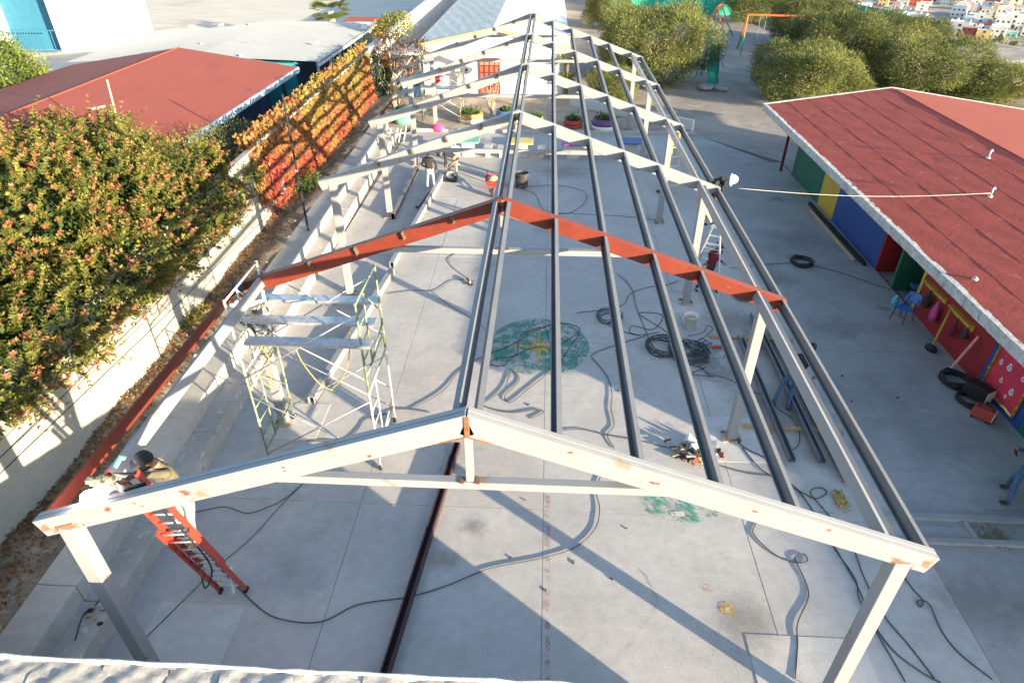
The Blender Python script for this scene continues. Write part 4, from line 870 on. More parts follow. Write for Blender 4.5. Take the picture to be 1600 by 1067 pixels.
cs = thing('chop_saw', G(706, 283), 'black chop saw on the floor under the bending worker', 'power tool'); c = G(706, 283)
MB().span(c + Vector((-.28, -.16, 0)), c + Vector((.22, .16, .09))).build('base', M['black'], cs, bevel=.01); MB().lathe(c + Vector((-.05, 0, .28)), [(.17, -.012), (.17, .012)], 20, rot=Matrix.Rotation(R(90), 3, 'X')).build('disc', M['galv'], cs); MB().lathe(c + Vector((.08, .0, .3)), [(.06, -.1), (.07, .12), (0, .13)], 10, rot=Matrix.Rotation(R(90), 3, 'X')).build('motor', M['black'], cs, smooth=True)
tube_o('handle', [c + Vector((-.05, 0, .42)), c + Vector((-.3, 0, .5))], .016, M['black'], cs)
# rag heap
rg = thing('rag_heap', G(1085, 712), 'heap of rags, offcuts and a white plastic sheet on the near court', 'rubbish heap'); c = G(1085, 712)
for k in range(60):
    p = c + Vector((random.gauss(0, .26), random.gauss(0, .15), .03 + random.uniform(0, .1))); m = random.choice(['cloth_black', 'cloth_black', 'cloth_tan', 'door_brown', 'boot', 'boot', 'wood', 'cloth_grey', 'door_brown'])
    MB().box(p, (random.uniform(.06, .2), random.uniform(.04, .12), random.uniform(.02, .06)), 0, Matrix.Rotation(random.random() * 6, 3, 'Z') @ Matrix.Rotation(random.uniform(-.5, .5), 3, 'X')).build('offcut', M[m], rg, bevel=.01)
q = MB(); ph = 1.3; q.grid(lambda u, v: c + Vector((-.12 + .55 * u + .06 * math.sin(v * 5), .10 + .35 * v, .10 + .12 * math.sin(u * 7 + v * 3) * math.sin(v * 4 + .5) + .05 * math.sin(u * 17 + v * 11))), 14, 10); q.build('plastic_sheet', M['plastic_white'], rg, smooth=True)
rb2 = thing('yellow_rope_bundle', G(1312, 782), 'small bundle of yellow rope on the slab beside the front rafter', 'rope'); c = G(1312, 782)
for k in range(5): tube_o('strand', spline([c + Vector((random.uniform(-.13, .13), random.uniform(-.28, .28), random.uniform(.02, .08))) for _ in range(7)], 5), .016, M['cable_y'], rb2, 5)
st_ = thing('straw_heap', G(1555, 842), 'small heap of dry straw beside the gutter kerb', 'straw'); n = 260; c = G(1552, 840)
C = np.array(c) + RNG.normal(size=(n, 3)) * [.18, .12, .01] + [0, 0, .02]; A = RNG.normal(size=(n, 3)); A[:, 2] *= .1
leaves('straw', C, A, np.tile([0, 0, 1.], (n, 1)) + RNG.normal(size=(n, 3)) * .2, RNG.uniform(.08, .2, n), np.full(n, .012), np.tile([.30, .24, .13], (n, 1)) * RNG.uniform(.6, 1.2, (n, 1)), M['leaf_dry'], st_)
tl = thing('tool_scatter', G(152, 958, .4), 'hand tools and gloves left on the lower bleacher step at front left', 'tools'); c = G(150, 958, .4)
for k in range(7): MB().box(c + Vector((random.uniform(-.2, .2), random.uniform(-.3, .2), .03)), (random.uniform(.05, .14), random.uniform(.03, .07), .04), 0, rotz(random.random() * 6)).build('tool', M[random.choice(['cloth_tan', 'wood', 'boot', 'black', 'cloth_tan'])], tl, bevel=.008)
tag(MB().tube(spline([G(118, 1000, .4) + Vector((0, 0, .01)), G(130, 962, .4) + Vector((0, 0, .01)), G(150, 945, .4) + Vector((0, 0, .01)), G(165, 920, .4) + Vector((0, 0, .01))], 6), .012, 6).build('cable', M['cable_g'], smooth=True), 'short dark lead lying on the lower step at front left', 'cable')
bt = thing('water_bottle', G(197, 868), 'clear blue water bottle standing on the floor below the ladder', 'bottle'); c = G(197, 868)
MB().lathe(c, [(.035, 0), (.037, .13), (.03, .16), (.014, .19)], 12).build('body', M['plastic_cyan'], bt, smooth=True); MB().lathe(c + Vector((0, 0, .19)), [(.016, 0), (.016, .025)], 10).build('cap', M['plastic_blue'], bt)
b2 = thing('water_bottle', G(1396, 478), 'big pale blue water bottle on the walkway near the blue chair', 'bottle'); c = G(1396, 478)
MB().lathe(c, [(.09, 0), (.10, .2), (.09, .27), (.03, .32)], 14).build('body', M['plastic_cyan'], b2, smooth=True); MB().lathe(c + Vector((0, 0, .32)), [(.032, 0), (.032, .035)], 10).build('cap', M['plastic_white'], b2)
SR = [((760, 590, 300, 90), 'on the sunny floor below the painted star'), ((1080, 470, 170, 150), 'on the floor near the bucket and cable heap'), ((1200, 430, 380, 300), 'on the shaded right walkway'), ((700, 760, 350, 250), 'in the near court before the front rafter')]
for k in range(30):
    (x0, y0, w_, h_), wh_ = SR[k % 4]; p = G(x0 + random.random() * w_, y0 + random.random() * h_); m_, mn = random.choice([('black', 'black rubber'), ('boot', 'dark brown'), ('cleat', 'rusty metal'), ('wood', 'pale wooden')])
    o = MB().box((p.x, p.y, .012), (random.uniform(.03, .09), random.uniform(.015, .03), .02), 0, rotz(random.random() * 6)).build('offcut', M[m_])
    tag(o, 'tiny ' + mn + ' scrap lying ' + wh_, 'offcut', 'small scraps on the court floor')

# --- thin black pole on the bleachers, power lines, garland
pl = thing('black_pole', (-7.25, 20.1, .8), 'tall thin black pole standing on the top bleacher step', 'pole'); pt_ = GY(456, 148, 20.1)
MB().tube([(-7.25, 20.1, .8), (-7.25, 20.1, pt_.z)], [.04, .032], 8).build('shaft', M['black'], pl); MB().box((-7.25, 20.06, 2.9), (.09, .04, .07)).build('label_plate', M['plastic_white'], pl)
for k, (a_, e_) in enumerate((((0, 705), (392, 320)), ((0, 730), (405, 345)))):
    p, q_ = GX(*a_, -8.1), GX(*e_, -8.3); d = q_ - p; pts = [p + d * (t / 12 * 2.2 - .6) + Vector((0, 0, -.12 * math.sin(math.pi * t / 12))) for t in range(13)]
    tag(MB().tube(pts, .010, 5).build('power_line', M['black']), ('upper' if k == 0 else 'lower') + ' of two thin black wires strung in front of the cream wall', 'wire', 'wires before the cream wall')
gl = thing('tinsel_line', (9, 22, 3), 'twisted silver cord strung from the right eave to the classroom roof vent', 'cord')
p, q_ = Vector((6.05, 17.3, 3.62)), G(1548, 302, 3.2); pts = [p.lerp(q_, t / 24) + Vector((0, 0, -.16 * math.sin(math.pi * t / 24))) for t in range(25)]
tube_o('cord', pts, .0055, M['plastic_white'], gl, 5)
q = MB(); 
for i in range(1, 24):
    for s in (-.25, .15): q.lathe(pts[i] + (pts[i] - pts[i - 1]) * s, [(0, -.02), (.010, 0), (0, .02)], 5)
q.build('tuft', M['galv'], gl)

# ================================================================== THINGS ALONG THE CLASSROOM WALL
nb = thing('notice_board', (11.75, 12.6, 1.2), 'red notice board with paper figures and a gold tinsel border on the blue panel', 'notice board')
X_ = WX - .03; by0, by1, bz0, bz1 = 12.05, 13.32, .20, 1.42
MB().span((X_, by0, bz0), (X_ + .028, by1, bz1)).build('panel', M['board_red'], nb)
q = MB(); per = []
for (a_, e_) in (((by0, bz0), (by1, bz0)), ((by1, bz0), (by1, bz1)), ((by1, bz1), (by0, bz1)), ((by0, bz1), (by0, bz0))):
    for k in range(16): per.append((X_ - .02 + random.uniform(-.01, .01), a_[0] + (e_[0] - a_[0]) * k / 16 + random.uniform(-.01, .01), a_[1] + (e_[1] - a_[1]) * k / 16 + random.uniform(-.01, .01)))
q.tube(per, .035, 6, closed=True); q.build('tinsel_border', M['gold'], nb)
for y, z, r_ in ((13.1, 1.0, .055), (12.8, 1.05, .075), (12.85, .65, .05), (12.42, .62, .07), (12.3, 1.1, .06), (12.52, .42, .04)):
    f = MB(); f.lathe((X_ - .006, y, z), [(r_, -.004), (r_, .004)], 14, rot=Matrix.Rotation(R(90), 3, 'Y')); f.lathe((X_ - .006, y, z + r_ * 1.1), [(r_ * .6, -.004), (r_ * .6, .004)], 12, rot=Matrix.Rotation(R(90), 3, 'Y')); fo = f.build('paper_figure', M['plastic_white'], nb)
    MB().span((X_ - .018, y - r_ * .5, z - r_ * .3), (X_ - .012, y + r_ * .4, z + r_ * .3)).build('cutout', M[random.choice(['pot_red', 'pot_green', 'pink'])], fo)
for k, (y0, y1, z) in enumerate(((15.8, 16.92, 1.06), (14.42, 15.52, 1.06))):
    t = thing('coat_rack', (WX - .05, (y0 + y1) / 2, z), ('yellow wooden coat rack by the blue chair' if k == 0 else 'yellow wooden coat rack above the pink plank') + ' on the red wall', 'coat rack', 'coat racks on the red wall')
    MB().span((WX - .14, y0, z + .08), (WX - .004, y1, z + .11)).build('shelf', M['p_yellow'], t); MB().span((WX - .03, y0, z - .06), (WX - .004, y1, z + .079)).build('board', M['p_yellow'], t)
    for i in range(5): tube_o('peg', [(WX - .03, y0 + .12 + i * (y1 - y0 - .24) / 4, z), (WX - .10, y0 + .12 + i * (y1 - y0 - .24) / 4, z + .03)], .010, M['wood'], t, 6)
def bag(label, y, z, m, w_=.14, h=.4, name='hanging_bag', cat='bag'):
    t = thing(name, (WX - .12, y, z - h), label, cat)
    MB().lathe((WX - .13, y, z - h), [(0, 0), (w_ * .8, .03), (w_, h * .35), (w_ * .7, h * .7), (w_ * .35, h * .92), (0, h)], 12, sq=(.6, 1)).build('body', M[m], t, smooth=True); tube_o('strap', [(WX - .12, y - .04, z - .04), (WX - .11, y, z + .08), (WX - .12, y + .04, z - .04)], .012, M[m], t, 6)
bag('black jacket hanging from the coat rack by the blue chair', 16.4, 1.04, 'cloth_black', .14, .5, 'hanging_jacket', 'jacket'); bag('magenta bag hanging from the first coat rack', 15.92, 1.0, 'magenta', .15, .62)
bag('dark purple bag hanging below the second coat rack', 14.95, 1.0, 'cloth_maroon', .10, .5); bag('round black helmet bag hanging at the end of the second coat rack', 14.47, 1.02, 'black', .13, .26)
def school_chair(c, rz, label):
    t = thing('plastic_chair', c, label, 'chair', 'school chairs by the classroom wall'); c = Vector(c); Q = rotz(rz)
    q = MB(); q.grid(lambda u, v: c + Q @ Vector(((u - .5) * .40, (v - .5) * .40, .43 - .03 * math.sin(math.pi * u) - .02 * math.sin(math.pi * v) + .02)), 8, 8); s_ = q.build('seat', M['plastic_blue'], t, smooth=True); s_.modifiers.new('s', 'SOLIDIFY').thickness = .012
    q = MB(); q.grid(lambda u, v: c + Q @ Vector(((u - .5) * (.42 - .06 * v * v), .20 + .08 * v - .05 * math.sin(math.pi * u) * -1, .50 + .32 * v)), 8, 6); s_ = q.build('backrest', M['plastic_blue'], t, smooth=True); s_.modifiers.new('s', 'SOLIDIFY').thickness = .012
    for x in (-.17, .17):
        for y, o in ((-.16, -.06), (.16, .08)): tube_o('leg', [c + Q @ Vector((x, y, .42)), c + Q @ Vector((x * 1.2, y + o, 0))], .012, M['black'], t)
    tube_o('stretcher', [c + Q @ Vector((-.18, -.18, .2)), c + Q @ Vector((.18, -.18, .2))], .009, M['black'], t)
    for s in (-1, 1): tube_o('back_post', [c + Q @ Vector((s * .15, .16, .42)), c + Q @ Vector((s * .15, .27, .7))], .011, M['black'], t)
    return t
school_chair((11.25, 16.55, 0), R(-60), 'blue plastic school chair in front of the red wall'); school_chair((12.2, 17.8, 0), R(-100), 'blue plastic school chair tucked in the blue alcove')
bm = thing('push_broom', (11.4, 15.1, 0), 'yellow handled mop leaning on the red wall with a dark head', 'broom')
tube_o('handle', [(11.42, 15.09, .1), (11.75, 15.46, 1.05)], .028, M['p_yellow'], bm); MB().lathe((11.40, 15.07, 0), [(.17, 0), (.15, .08), (.07, .14), (0, .15)], 12, sq=(.8, 1.2)).build('head', M['cloth_black'], bm, smooth=True)
tag(MB().bar((11.28, 13.96, .02), (11.73, 14.09, 1.08), .07, .03, up=(1, 0, .3)).build('plank', M['wood_pink']), 'pinkish wooden plank leaning against the red wall', 'plank')
def welder_set(c, rz, label, m, s=1.0):
    t = thing('welding_machine', c, label, 'welding machine'); c = Vector(c); Q = rotz(rz)
    MB().box(c + Vector((0, 0, .20 * s)), (.26 * s, .46 * s, .28 * s), 0, Q).build('case', m, t, bevel=.02); MB().box(c + Q @ Vector((0, -.235 * s, .2 * s)), (.24 * s, .015, .24 * s), 0, Q).build('front_panel', M['plastic_white'], t)
    tube_o('handle', [c + Q @ Vector((0, -.16 * s, .33 * s)), c + Q @ Vector((0, -.14 * s, .43 * s)), c + Q @ Vector((0, .14 * s, .43 * s)), c + Q @ Vector((0, .16 * s, .33 * s))], .015, M['black'], t)
    for k in (-1, 1): MB().lathe(c + Q @ Vector((k * .07 * s, -.25 * s, .12 * s)), [(.025, 0), (.025, .03)], 10, rot=Q @ Matrix.Rotation(R(90), 3, 'X')).build('socket', M['black'], t)
    for k in (-1, 1):
        for j in (-1, 1): MB().box(c + Q @ Vector((k * .1 * s, j * .18 * s, .03)), (.04, .06, .058), 0, Q).build('foot', M['rubber'], t)
welder_set((11.45, 12.95, 0), .5, 'big black welding machine against the blue panel', M['black'], 1.25); welder_set((11.2, 12.2, 0), .8, 'red welding set standing on the walkway near the notice board', M['pot_red'], .95)

# ================================================================== BACK OF THE COURT
def picnic(c, label, m):
    t = thing('picnic_table', c, label, 'table', 'concrete picnic tables'); c = Vector(c)
    MB().span(c + Vector((-.55, -.45, .70)), c + Vector((.55, .45, .78))).build('table_top', M[m], t, bevel=.01); MB().span(c + Vector((-.28, -.2, 0)), c + Vector((.28, .2, .699))).build('pedestal', M['concrete_light'], t)
    for s in (-1, 1):
        q = MB(); q.span(c + Vector((s * .95 - .2, -.42, .38)), c + Vector((s * .95 + .2, .42, .45))); bq = q.build('bench', M['concrete_light'] if m != 'pot_purple' else M['concrete_light'], t, bevel=.01)
        MB().span(c + Vector((s * .95 - .1, -.25, 0)), c + Vector((s * .95 + .1, .25, .379))).build('bench_leg', M['concrete_light'], bq)
picnic(G(732, 243), 'concrete picnic table with a green top at the back of the court', 'pot_green'); picnic(G(815, 245), 'concrete picnic table with a yellow top beside the ridge line', 'pot_yellow'); picnic(G(895, 247), 'concrete picnic table with a purple top at the back of the court', 'pot_purple'); picnic(G(985, 245), 'concrete picnic table with a blue top near the right posts', 'pot_blue')
def planter(c, label, m, m2, r=.5, h=.55, plant='tuft', name='tyre_planter'):
    t = thing(name, c, label, 'planter', 'painted planters in the bed'); c = Vector(c)
    MB().lathe(c, [(r * .8, 0), (r, h * .2), (r, h * .5)], 18).build('lower_tyre', M[m2], t, smooth=True); MB().lathe(c, [(r, h * .5), (r * 1.05, h * .7), (r * .95, h), (r * .75, h), (r * .7, h * .8), (0, h * .8)], 18).build('upper_tyre', M[m], t, smooth=True)
    n = 260; C = np.array(c) + np.stack([RNG.normal(0, r * .35, n), RNG.normal(0, r * .35, n), h * .8 + np.abs(RNG.normal(0, .12, n))], 1); A = RNG.normal(size=(n, 3)) + [0, 0, .9]
    leaves('plant', C, A, RNG.normal(size=(n, 3)), RNG.uniform(.12, .3, n), RNG.uniform(.03, .08, n), np.tile([.06, .13, .03], (n, 1)) * RNG.uniform(.6, 1.5, (n, 1)), M['leaf'], t, 'stuff')
planter(G(632, 193), 'round mint green planter beside the far left post', 'pot_green', 'pot_green', .6, .8); planter(G(735, 190), 'orange and white planter in the bed before the hall', 'pot_orange', 'pot_white', .7, .5); planter(G(790, 192), 'blue planter left of the ridge line in the bed', 'pot_blue', 'pot_blue', .5, .7)
planter(G(837, 198), 'yellow and white planter just right of the ridge line', 'pot_yellow', 'pot_white', .4, .5); planter(G(895, 200), 'red planter with a thin shrub in the bed', 'pot_red', 'pot_red', .5, .45); planter(G(943, 204), 'purple and white planter with a dense green bush', 'pot_purple', 'pot_white', .65, .65)
bd = thing('blue_drum', G(598, 165), 'blue and white plastic drum by the dark shrub at the far left', 'drum'); c = G(598, 165)
MB().lathe(c, [(.3, 0), (.32, .4)], 16).build('lower_half', M['pot_white'], bd, smooth=True); MB().lathe(c, [(.32, .4), (.33, .75), (.3, .95), (0, .95)], 16).build('upper_half', M['paint_teal'], bd, smooth=True)
pk_ = thing('pink_bundle', G(685, 205), 'pink plastic bundle behind the dark scaffold tower', 'bundle'); MB().lathe(G(685, 205), [(.26, 0), (.3, .2), (.18, .34), (0, .38)], 10, sq=(1.2, .8)).build('body', M['pink'], pk_, smooth=True); MB().lathe(G(685, 205) + Vector((0, 0, .34)), [(.07, 0), (.05, .06), (.10, .13)], 8).build('tied_neck', M['pink'], pk_)
tt = thing('trestle', G(618, 222), 'pale folding trestle standing at the far left of the court', 'trestle'); c = G(618, 225)
for k in range(4): MB().bar(c + Vector((k * .25 - .4, .3, .0)), c + Vector((k * .25 - .1, -.1, .9)), .05, .04).build('slat', M['plastic_white'], tt)
MB().bar(c + Vector((-.4, .0, .55)), c + Vector((.6, .0, .55)), .04, .05).build('rail', M['plastic_white'], tt)
# ================================================================== PEOPLE
def ik(a, c, l1, l2, hint):
    a, c = Vector(a), Vector(c); d = c - a; L = max(min(d.length, (l1 + l2) * .999), .05); d.normalize(); c = a + d * L
    x = (l1 * l1 - l2 * l2 + L * L) / (2 * L); h = math.sqrt(max(0, l1 * l1 - x * x)); hv = Vector(hint) - d * Vector(hint).dot(d)
    hv = hv.normalized() if hv.length > 1e-5 else d.orthogonal().normalized()
    return a + d * x + hv * h, c
def person(label, feet, pelvis, neck, head, hands, face, shirt, pants, boots='boot', fwd=(0, -1, 0), headgear=None, sleeve='shirt', size=1.0, glove=None):
    """all joints in place coordinates; feet / hands = (left, right); fwd = the way the body faces"""
    S = size; F = Vector(fwd).normalized(); pelvis, neck, head = Vector(pelvis), Vector(neck), Vector(head)
    spine = (neck - pelvis).normalized(); side = F.cross(Vector((0, 0, 1))).normalized()   # body's right
    t = thing('person', (feet[0][0] * .5 + feet[1][0] * .5, feet[0][1] * .5 + feet[1][1] * .5, min(feet[0][2], feet[1][2])), label, 'person')
    V = []; RAD = []; E = []; TAG = []
    def v(p, r, tg): V.append(Vector(p)); RAD.append(r if isinstance(r, tuple) else (r, r)); TAG.append(tg); return len(V) - 1
    pv = v(pelvis, (.155 * S, .115 * S), 'pants'); md = v(pelvis.lerp(neck, .38), (.145 * S, .11 * S), 'shirt'); ch = v(pelvis.lerp(neck, .72), (.165 * S, .12 * S), 'shirt'); nk = v(neck, .062 * S, 'shirt'); hb = v(neck.lerp(head, .55), .058 * S, 'skin')
    E += [(pv, md), (md, ch), (ch, nk), (nk, hb)]
    segs = [(pelvis, pelvis.lerp(neck, .12), 'pants'), (pelvis.lerp(neck, .15), neck, 'shirt'), (neck + (head - neck) * .25, head, 'skin')]
    ends = []
    for k, s in enumerate((-1, 1)):
        hip = pelvis + side * s * .095 * S - spine * .05; ft = Vector(feet[k]) + Vector((0, 0, .085 * S)); kn, an = ik(hip, ft, .43 * S, .43 * S, F + Vector((0, 0, .1)))
        h_ = v(hip, .095 * S, 'pants'); k_ = v(kn, .064 * S, 'pants'); a_ = v(an, .046 * S, 'pants'); toe = v(an + F * .15 * S + Vector((0, 0, -.045 * S)), .038 * S, 'boot'); heel = v(an - F * .03 + Vector((0, 0, -.045 * S)), .045 * S, 'boot')
        E += [(pv, h_), (h_, k_), (k_, a_), (a_, heel), (heel, toe)]
        segs += [(hip, kn, 'pants'), (kn, an, 'pants'), (an - F * .05 + Vector((0, 0, -.06)), an + F * .2 + Vector((0, 0, -.06)), 'boot')]
        sh = neck - spine * .065 * S + side * s * .185 * S; el, wr = ik(sh, hands[k], .29 * S, .25 * S, side * s * .6 - F * .4 + Vector((0, 0, -.6)))
        s_ = v(sh, .068 * S, 'shirt'); e_ = v(el, .048 * S, 'shirt'); w_ = v(wr, .033 * S, 'skin'); hd = wr + (wr - el).normalized() * .075 * S; pm = v(hd, (.042 * S, .02 * S), 'skin')
        E += [(ch, s_), (s_, e_), (e_, w_), (w_, pm)]
        segs += [(sh, el, 'shirt'), (el, el.lerp(wr, .9), 'shirt' if sleeve == 'shirt' else 'skin'), (wr, hd, 'skin')]; ends.append((wr, hd, el, s))
    me = bpy.data.meshes.new('body'); me.from_pydata([p - WLOC[t.name] for p in V], E, []); o = bpy.data.objects.new('body', me); COL.objects.link(o)
    sm = o.modifiers.new('skin', 'SKIN'); sm.use_smooth_shade = True
    for i, sv in enumerate(me.skin_vertices[0].data): sv.radius = RAD[i]; sv.use_root = i == 0
    ss = o.modifiers.new('sub', 'SUBSURF'); ss.levels = 1; ss.render_levels = 1
    dg = bpy.context.evaluated_depsgraph_get(); ev = o.evaluated_get(dg); nm = bpy.data.meshes.new_from_object(ev)
    bpy.data.objects.remove(o); off = WLOC[t.name]
    # head, face and fingers added to the same body mesh
    x = MB(); f = Vector(face).normalized(); upv = (head - neck).normalized(); rt = f.cross(upv).normalized(); f2 = upv.cross(rt).normalized(); Q = Matrix((rt, f2, upv)).transposed()
    x.lathe(head, [(.0, -.125 * S), (.045 * S, -.112 * S), (.066 * S, -.07 * S), (.078 * S, -.01 * S), (.08 * S, .04 * S), (.068 * S, .085 * S), (.04 * S, .112 * S), (0, .122 * S)], 14, rot=Q, sq=(.95, 1.2))
    x.add([head + Q @ Vector(p) * S for p in ((-.016, .086, -.03), (.016, .086, -.03), (0, .125, -.025), (0, .09, .03))], [(0, 1, 2), (1, 3, 2), (3, 0, 2)])
    for s in (-1, 1):
        x.lathe(head + Q @ Vector((s * .078, -.005, -.005)) * S, [(0, -.03), (.016, -.02), (.018, .015), (0, .03)], 6, rot=Q, sq=(.6, 1.2)); x.box(head + Q @ Vector((s * .032, .094, .008)) * S, (.022, .01, .009), 4, Q)
    x.box(head + Q @ Vector((0, .086, -.062)) * S, (.045, .012, .008), 5, Q)
    for wr, hd, el, s in ends:
        d = (hd - el).normalized(); n_ = d.cross(F); n_ = n_.normalized() if n_.length > .1 else d.orthogonal().normalized(); cu = n_.cross(d).normalized()
        for i in range(4):
            b_ = hd + n_ * (i - 1.5) * .019 * S; L = (.075, .085, .08, .062)[i] * S; x.tube([b_ - d * .02, b_ + d * L * .5 + cu * .006, b_ + d * L * .85 + cu * .022, b_ + d * L * .9 + cu * .04], [.010 * S, .009 * S, .008 * S, .005 * S], 5)
        b_ = wr.lerp(hd, .4); x.tube([b_, b_ + n_ * s * .045 * S + d * .02, b_ + n_ * s * .055 * S + d * .06 + cu * .015], [.012 * S, .010 * S, .006 * S], 5)
    b = MB(); vs = [Vector(q.co) + off for q in nm.vertices]; fs = []; ms = []
    IDX = dict(skin=0, shirt=1, pants=2, boot=3)
    def near(p):
        best = (9, 'shirt')
        for a, c, tg in segs:
            d = c - a; u = max(0, min(1, (p - a).dot(d) / max(d.length_squared, 1e-9))); r = (p - a - d * u).length
            if r < best[0]: best = (r, tg)
        return best[1]
    b.v = [tuple(q) for q in vs]
    for p in nm.polygons:
        c = sum((vs[i] for i in p.vertices), Vector()) / len(p.vertices); b.f.append(tuple(p.vertices)); b.m.append(IDX[near(c)])
    n0 = len(b.v); b.v += x.v; b.f += [tuple(i + n0 for i in q) for q in x.f]; b.m += x.m
    bpy.data.meshes.remove(nm)
    b.build('body', [M[glove or 'skin'] if False else M['skin'], M[shirt], M[pants], M[boots], M['black'], M['door_brown']], t, smooth=True)
    hg = headgear or 'hair'
    def shell(r0, z0, m, name, sc=1.06, zt=.128):
        q = MB(); q.lathe(head, [(.086 * S * sc, z0 * S), (.087 * S * sc, .05 * S), (.074 * S * sc, .095 * S), (.045 * S * sc, zt * .95 * S), (0, zt * 1.03 * S)], 14, rot=Q, sq=(.97, 1.2)); return q.build(name, M[m], t, smooth=True)
    if hg == 'hair': shell(0, .0, 'hair', 'hair'); MB().lathe(head + Q @ Vector((0, -.02, 0)) * S, [(.06 * S, -.07 * S), (.085 * S, -.02 * S), (.088 * S, .03 * S)], 12, rot=Q, sq=(.95, 1.1)).build('back_hair', M['hair'], t, smooth=True)
    else:
        kind, m = hg
        if kind == 'cap':
            c_ = shell(0, -.015, m, 'cap', 1.1); MB().box(head + Q @ Vector((0, .13, .045)) * S, (.13 * S, .10 * S, .012), 0, Q @ Matrix.Rotation(-.15, 3, 'X')).build('visor', M[m], c_, bevel=.005); MB().lathe(head + Q @ Vector((0, -.02, 0)), [(.06, -.07), (.083, -.02), (.084, .03)], 12, rot=Q, sq=(.95, 1.1)).build('back_hair', M['hair'], t, smooth=True)
        elif kind == 'hat':
            c_ = shell(0, .02, m, 'hat', 1.12, .15); MB().lathe(head + upv * .03, [(.10, 0), (.21, -.02), (.21, -.012), (.10, .012)], 18, rot=Q).build('brim', M[m], c_, smooth=True)
        elif kind == 'helmet':
            c_ = shell(0, .0, m, 'helmet', 1.3, .165); MB().lathe(head + Q @ Vector((0, .02, .0)), [(.115, 0), (.15, -.012), (.15, -.004), (.115, .012)], 18, rot=Q, sq=(.9, 1.15)).build('peak', M[m], c_, smooth=True)
        elif kind == 'hood':
            q = MB(); q.lathe(head - upv * .02, [(.07, -.14), (.105, -.09), (.115, 0), (.11, .08), (.07, .14), (0, .155)], 14, rot=Q, sq=(.95, 1.15)); c_ = q.build('welding_hood', M[m], t, smooth=True); MB().box(head + Q @ Vector((0, .135, .02)), (.10, .02, .05), 0, Q).build('lens', M['glass'], c_)
    return t
def P3(*a): return Vector(a)
# welder on the red ladder, reaching along the rafter
spark = GY(140, 779, 5.33)
wl_ = person('welder in olive jacket and dark cap reaching along the front rafter from the red ladder', [P3(-4.52, 6.34, 1.72), P3(-4.36, 6.20, 2.02)], P3(-4.36, 6.30, 2.92), P3(-4.30, 6.00, 3.86), P3(-4.36, 5.90, 4.08),
       [GY(150, 742, 5.60), GY(180, 762, 5.46)], (-.75, -.35, -.5), 'cloth_olive', 'jeans_pale', 'cloth_tan', (-.55, -.8, 0), ('cap', 'cloth_black'))
mk_ = thing('welding_mask', GY(220, 755, 5.5), 'black curved welding mask held against the rafter by the welder', 'welding mask'); c = GY(218, 758, 5.45)
q = MB(); q.grid(lambda u, v: c + Vector((-.05 + .22 * math.sin((u - .5) * 2.2), -.12 * math.cos((u - .5) * 2.2), (v - .5) * .32 + .03 * math.cos(v * 3))), 10, 8); s_ = q.build('shell', M['black'], mk_, smooth=True); s_.modifiers.new('s', 'SOLIDIFY').thickness = .008
MB().span(c + Vector((-.10, -.145, .0)), c + Vector((.0, -.13, .06))).build('lens', M['glass'], mk_)
eh = thing('electrode_holder', spark, 'orange welding electrode holder with a thin rod at the arc', 'welding tool'); a_ = GY(172, 765, 5.40)
MB().tube([spark + Vector((0, 0, .03)), a_], .006, 5).build('rod', M['galv'], eh); MB().tube([a_, a_ + (a_ - spark).normalized() * .25], .022, 8).build('grip', M['orange'], eh, smooth=True)
tube_o('lead', spline([a_ + (a_ - spark).normalized() * .25, P3(-4.2, 5.7, 3.2), P3(-4.3, 6.2, 1.5), P3(-4.9, 6.6, .3), P3(-5.4, 7.3, .02)], 6), .014, M['rubber'], eh, 6)
fl = MB(); fl.lathe(spark, [(0, -.11), (.078, -.078), (.11, 0), (.078, .078), (0, .11)], 12); arc = tag(fl.build('welding_arc', M['arc'], smooth=True), 'blinding white welding arc at the front left eave', 'welding arc')
al = bpy.data.lights.new('arc_light', 'POINT'); al.energy = 1.0; al.color = (1, .92, .95); al.shadow_soft_size = .04; ao = bpy.data.objects.new('arc_light', al); ao.location = spark + Vector((.0, .06, .12)); COL.objects.link(ao)
cb = thing('camouflage_pouch', GY(165, 742, 5.5), 'camouflage tool pouch lying over the rafter before the welder', 'tool pouch'); c0, c1 = GY(135, 756, 5.34), GY(185, 752, 5.40)
q = MB(); q.tube([c0.lerp(c1, i / 8) + Vector((0, .02 * math.sin(i * 2), .05 + .02 * math.sin(i * 1.7))) for i in range(9)], [.02, .045, .055, .06, .06, .06, .055, .05, .03], 10); po_ = q.build('body', M['cloth_camo'], cb, smooth=True)
for f_ in (.22, .45, .72): MB().box(c0.lerp(c1, f_) + Vector((0, -.05, .07)), (.08, .015, .05), 0, Matrix.Rotation(-.5, 3, 'X')).build('pocket', M['cloth_tan'], po_, bevel=.006)
gt = thing('green_clamp', GY(187, 720, 5.7), 'green clamp standing on the rafter beside the welder', 'clamp'); MB().bar(GY(180, 730, 5.65), GY(190, 712, 5.75), .05, .03).build('jaw', M['pot_green'], gt); MB().bar(GY(186, 714, 5.75), GY(196, 716, 5.75), .04, .03).build('arm', M['pot_green'], gt)

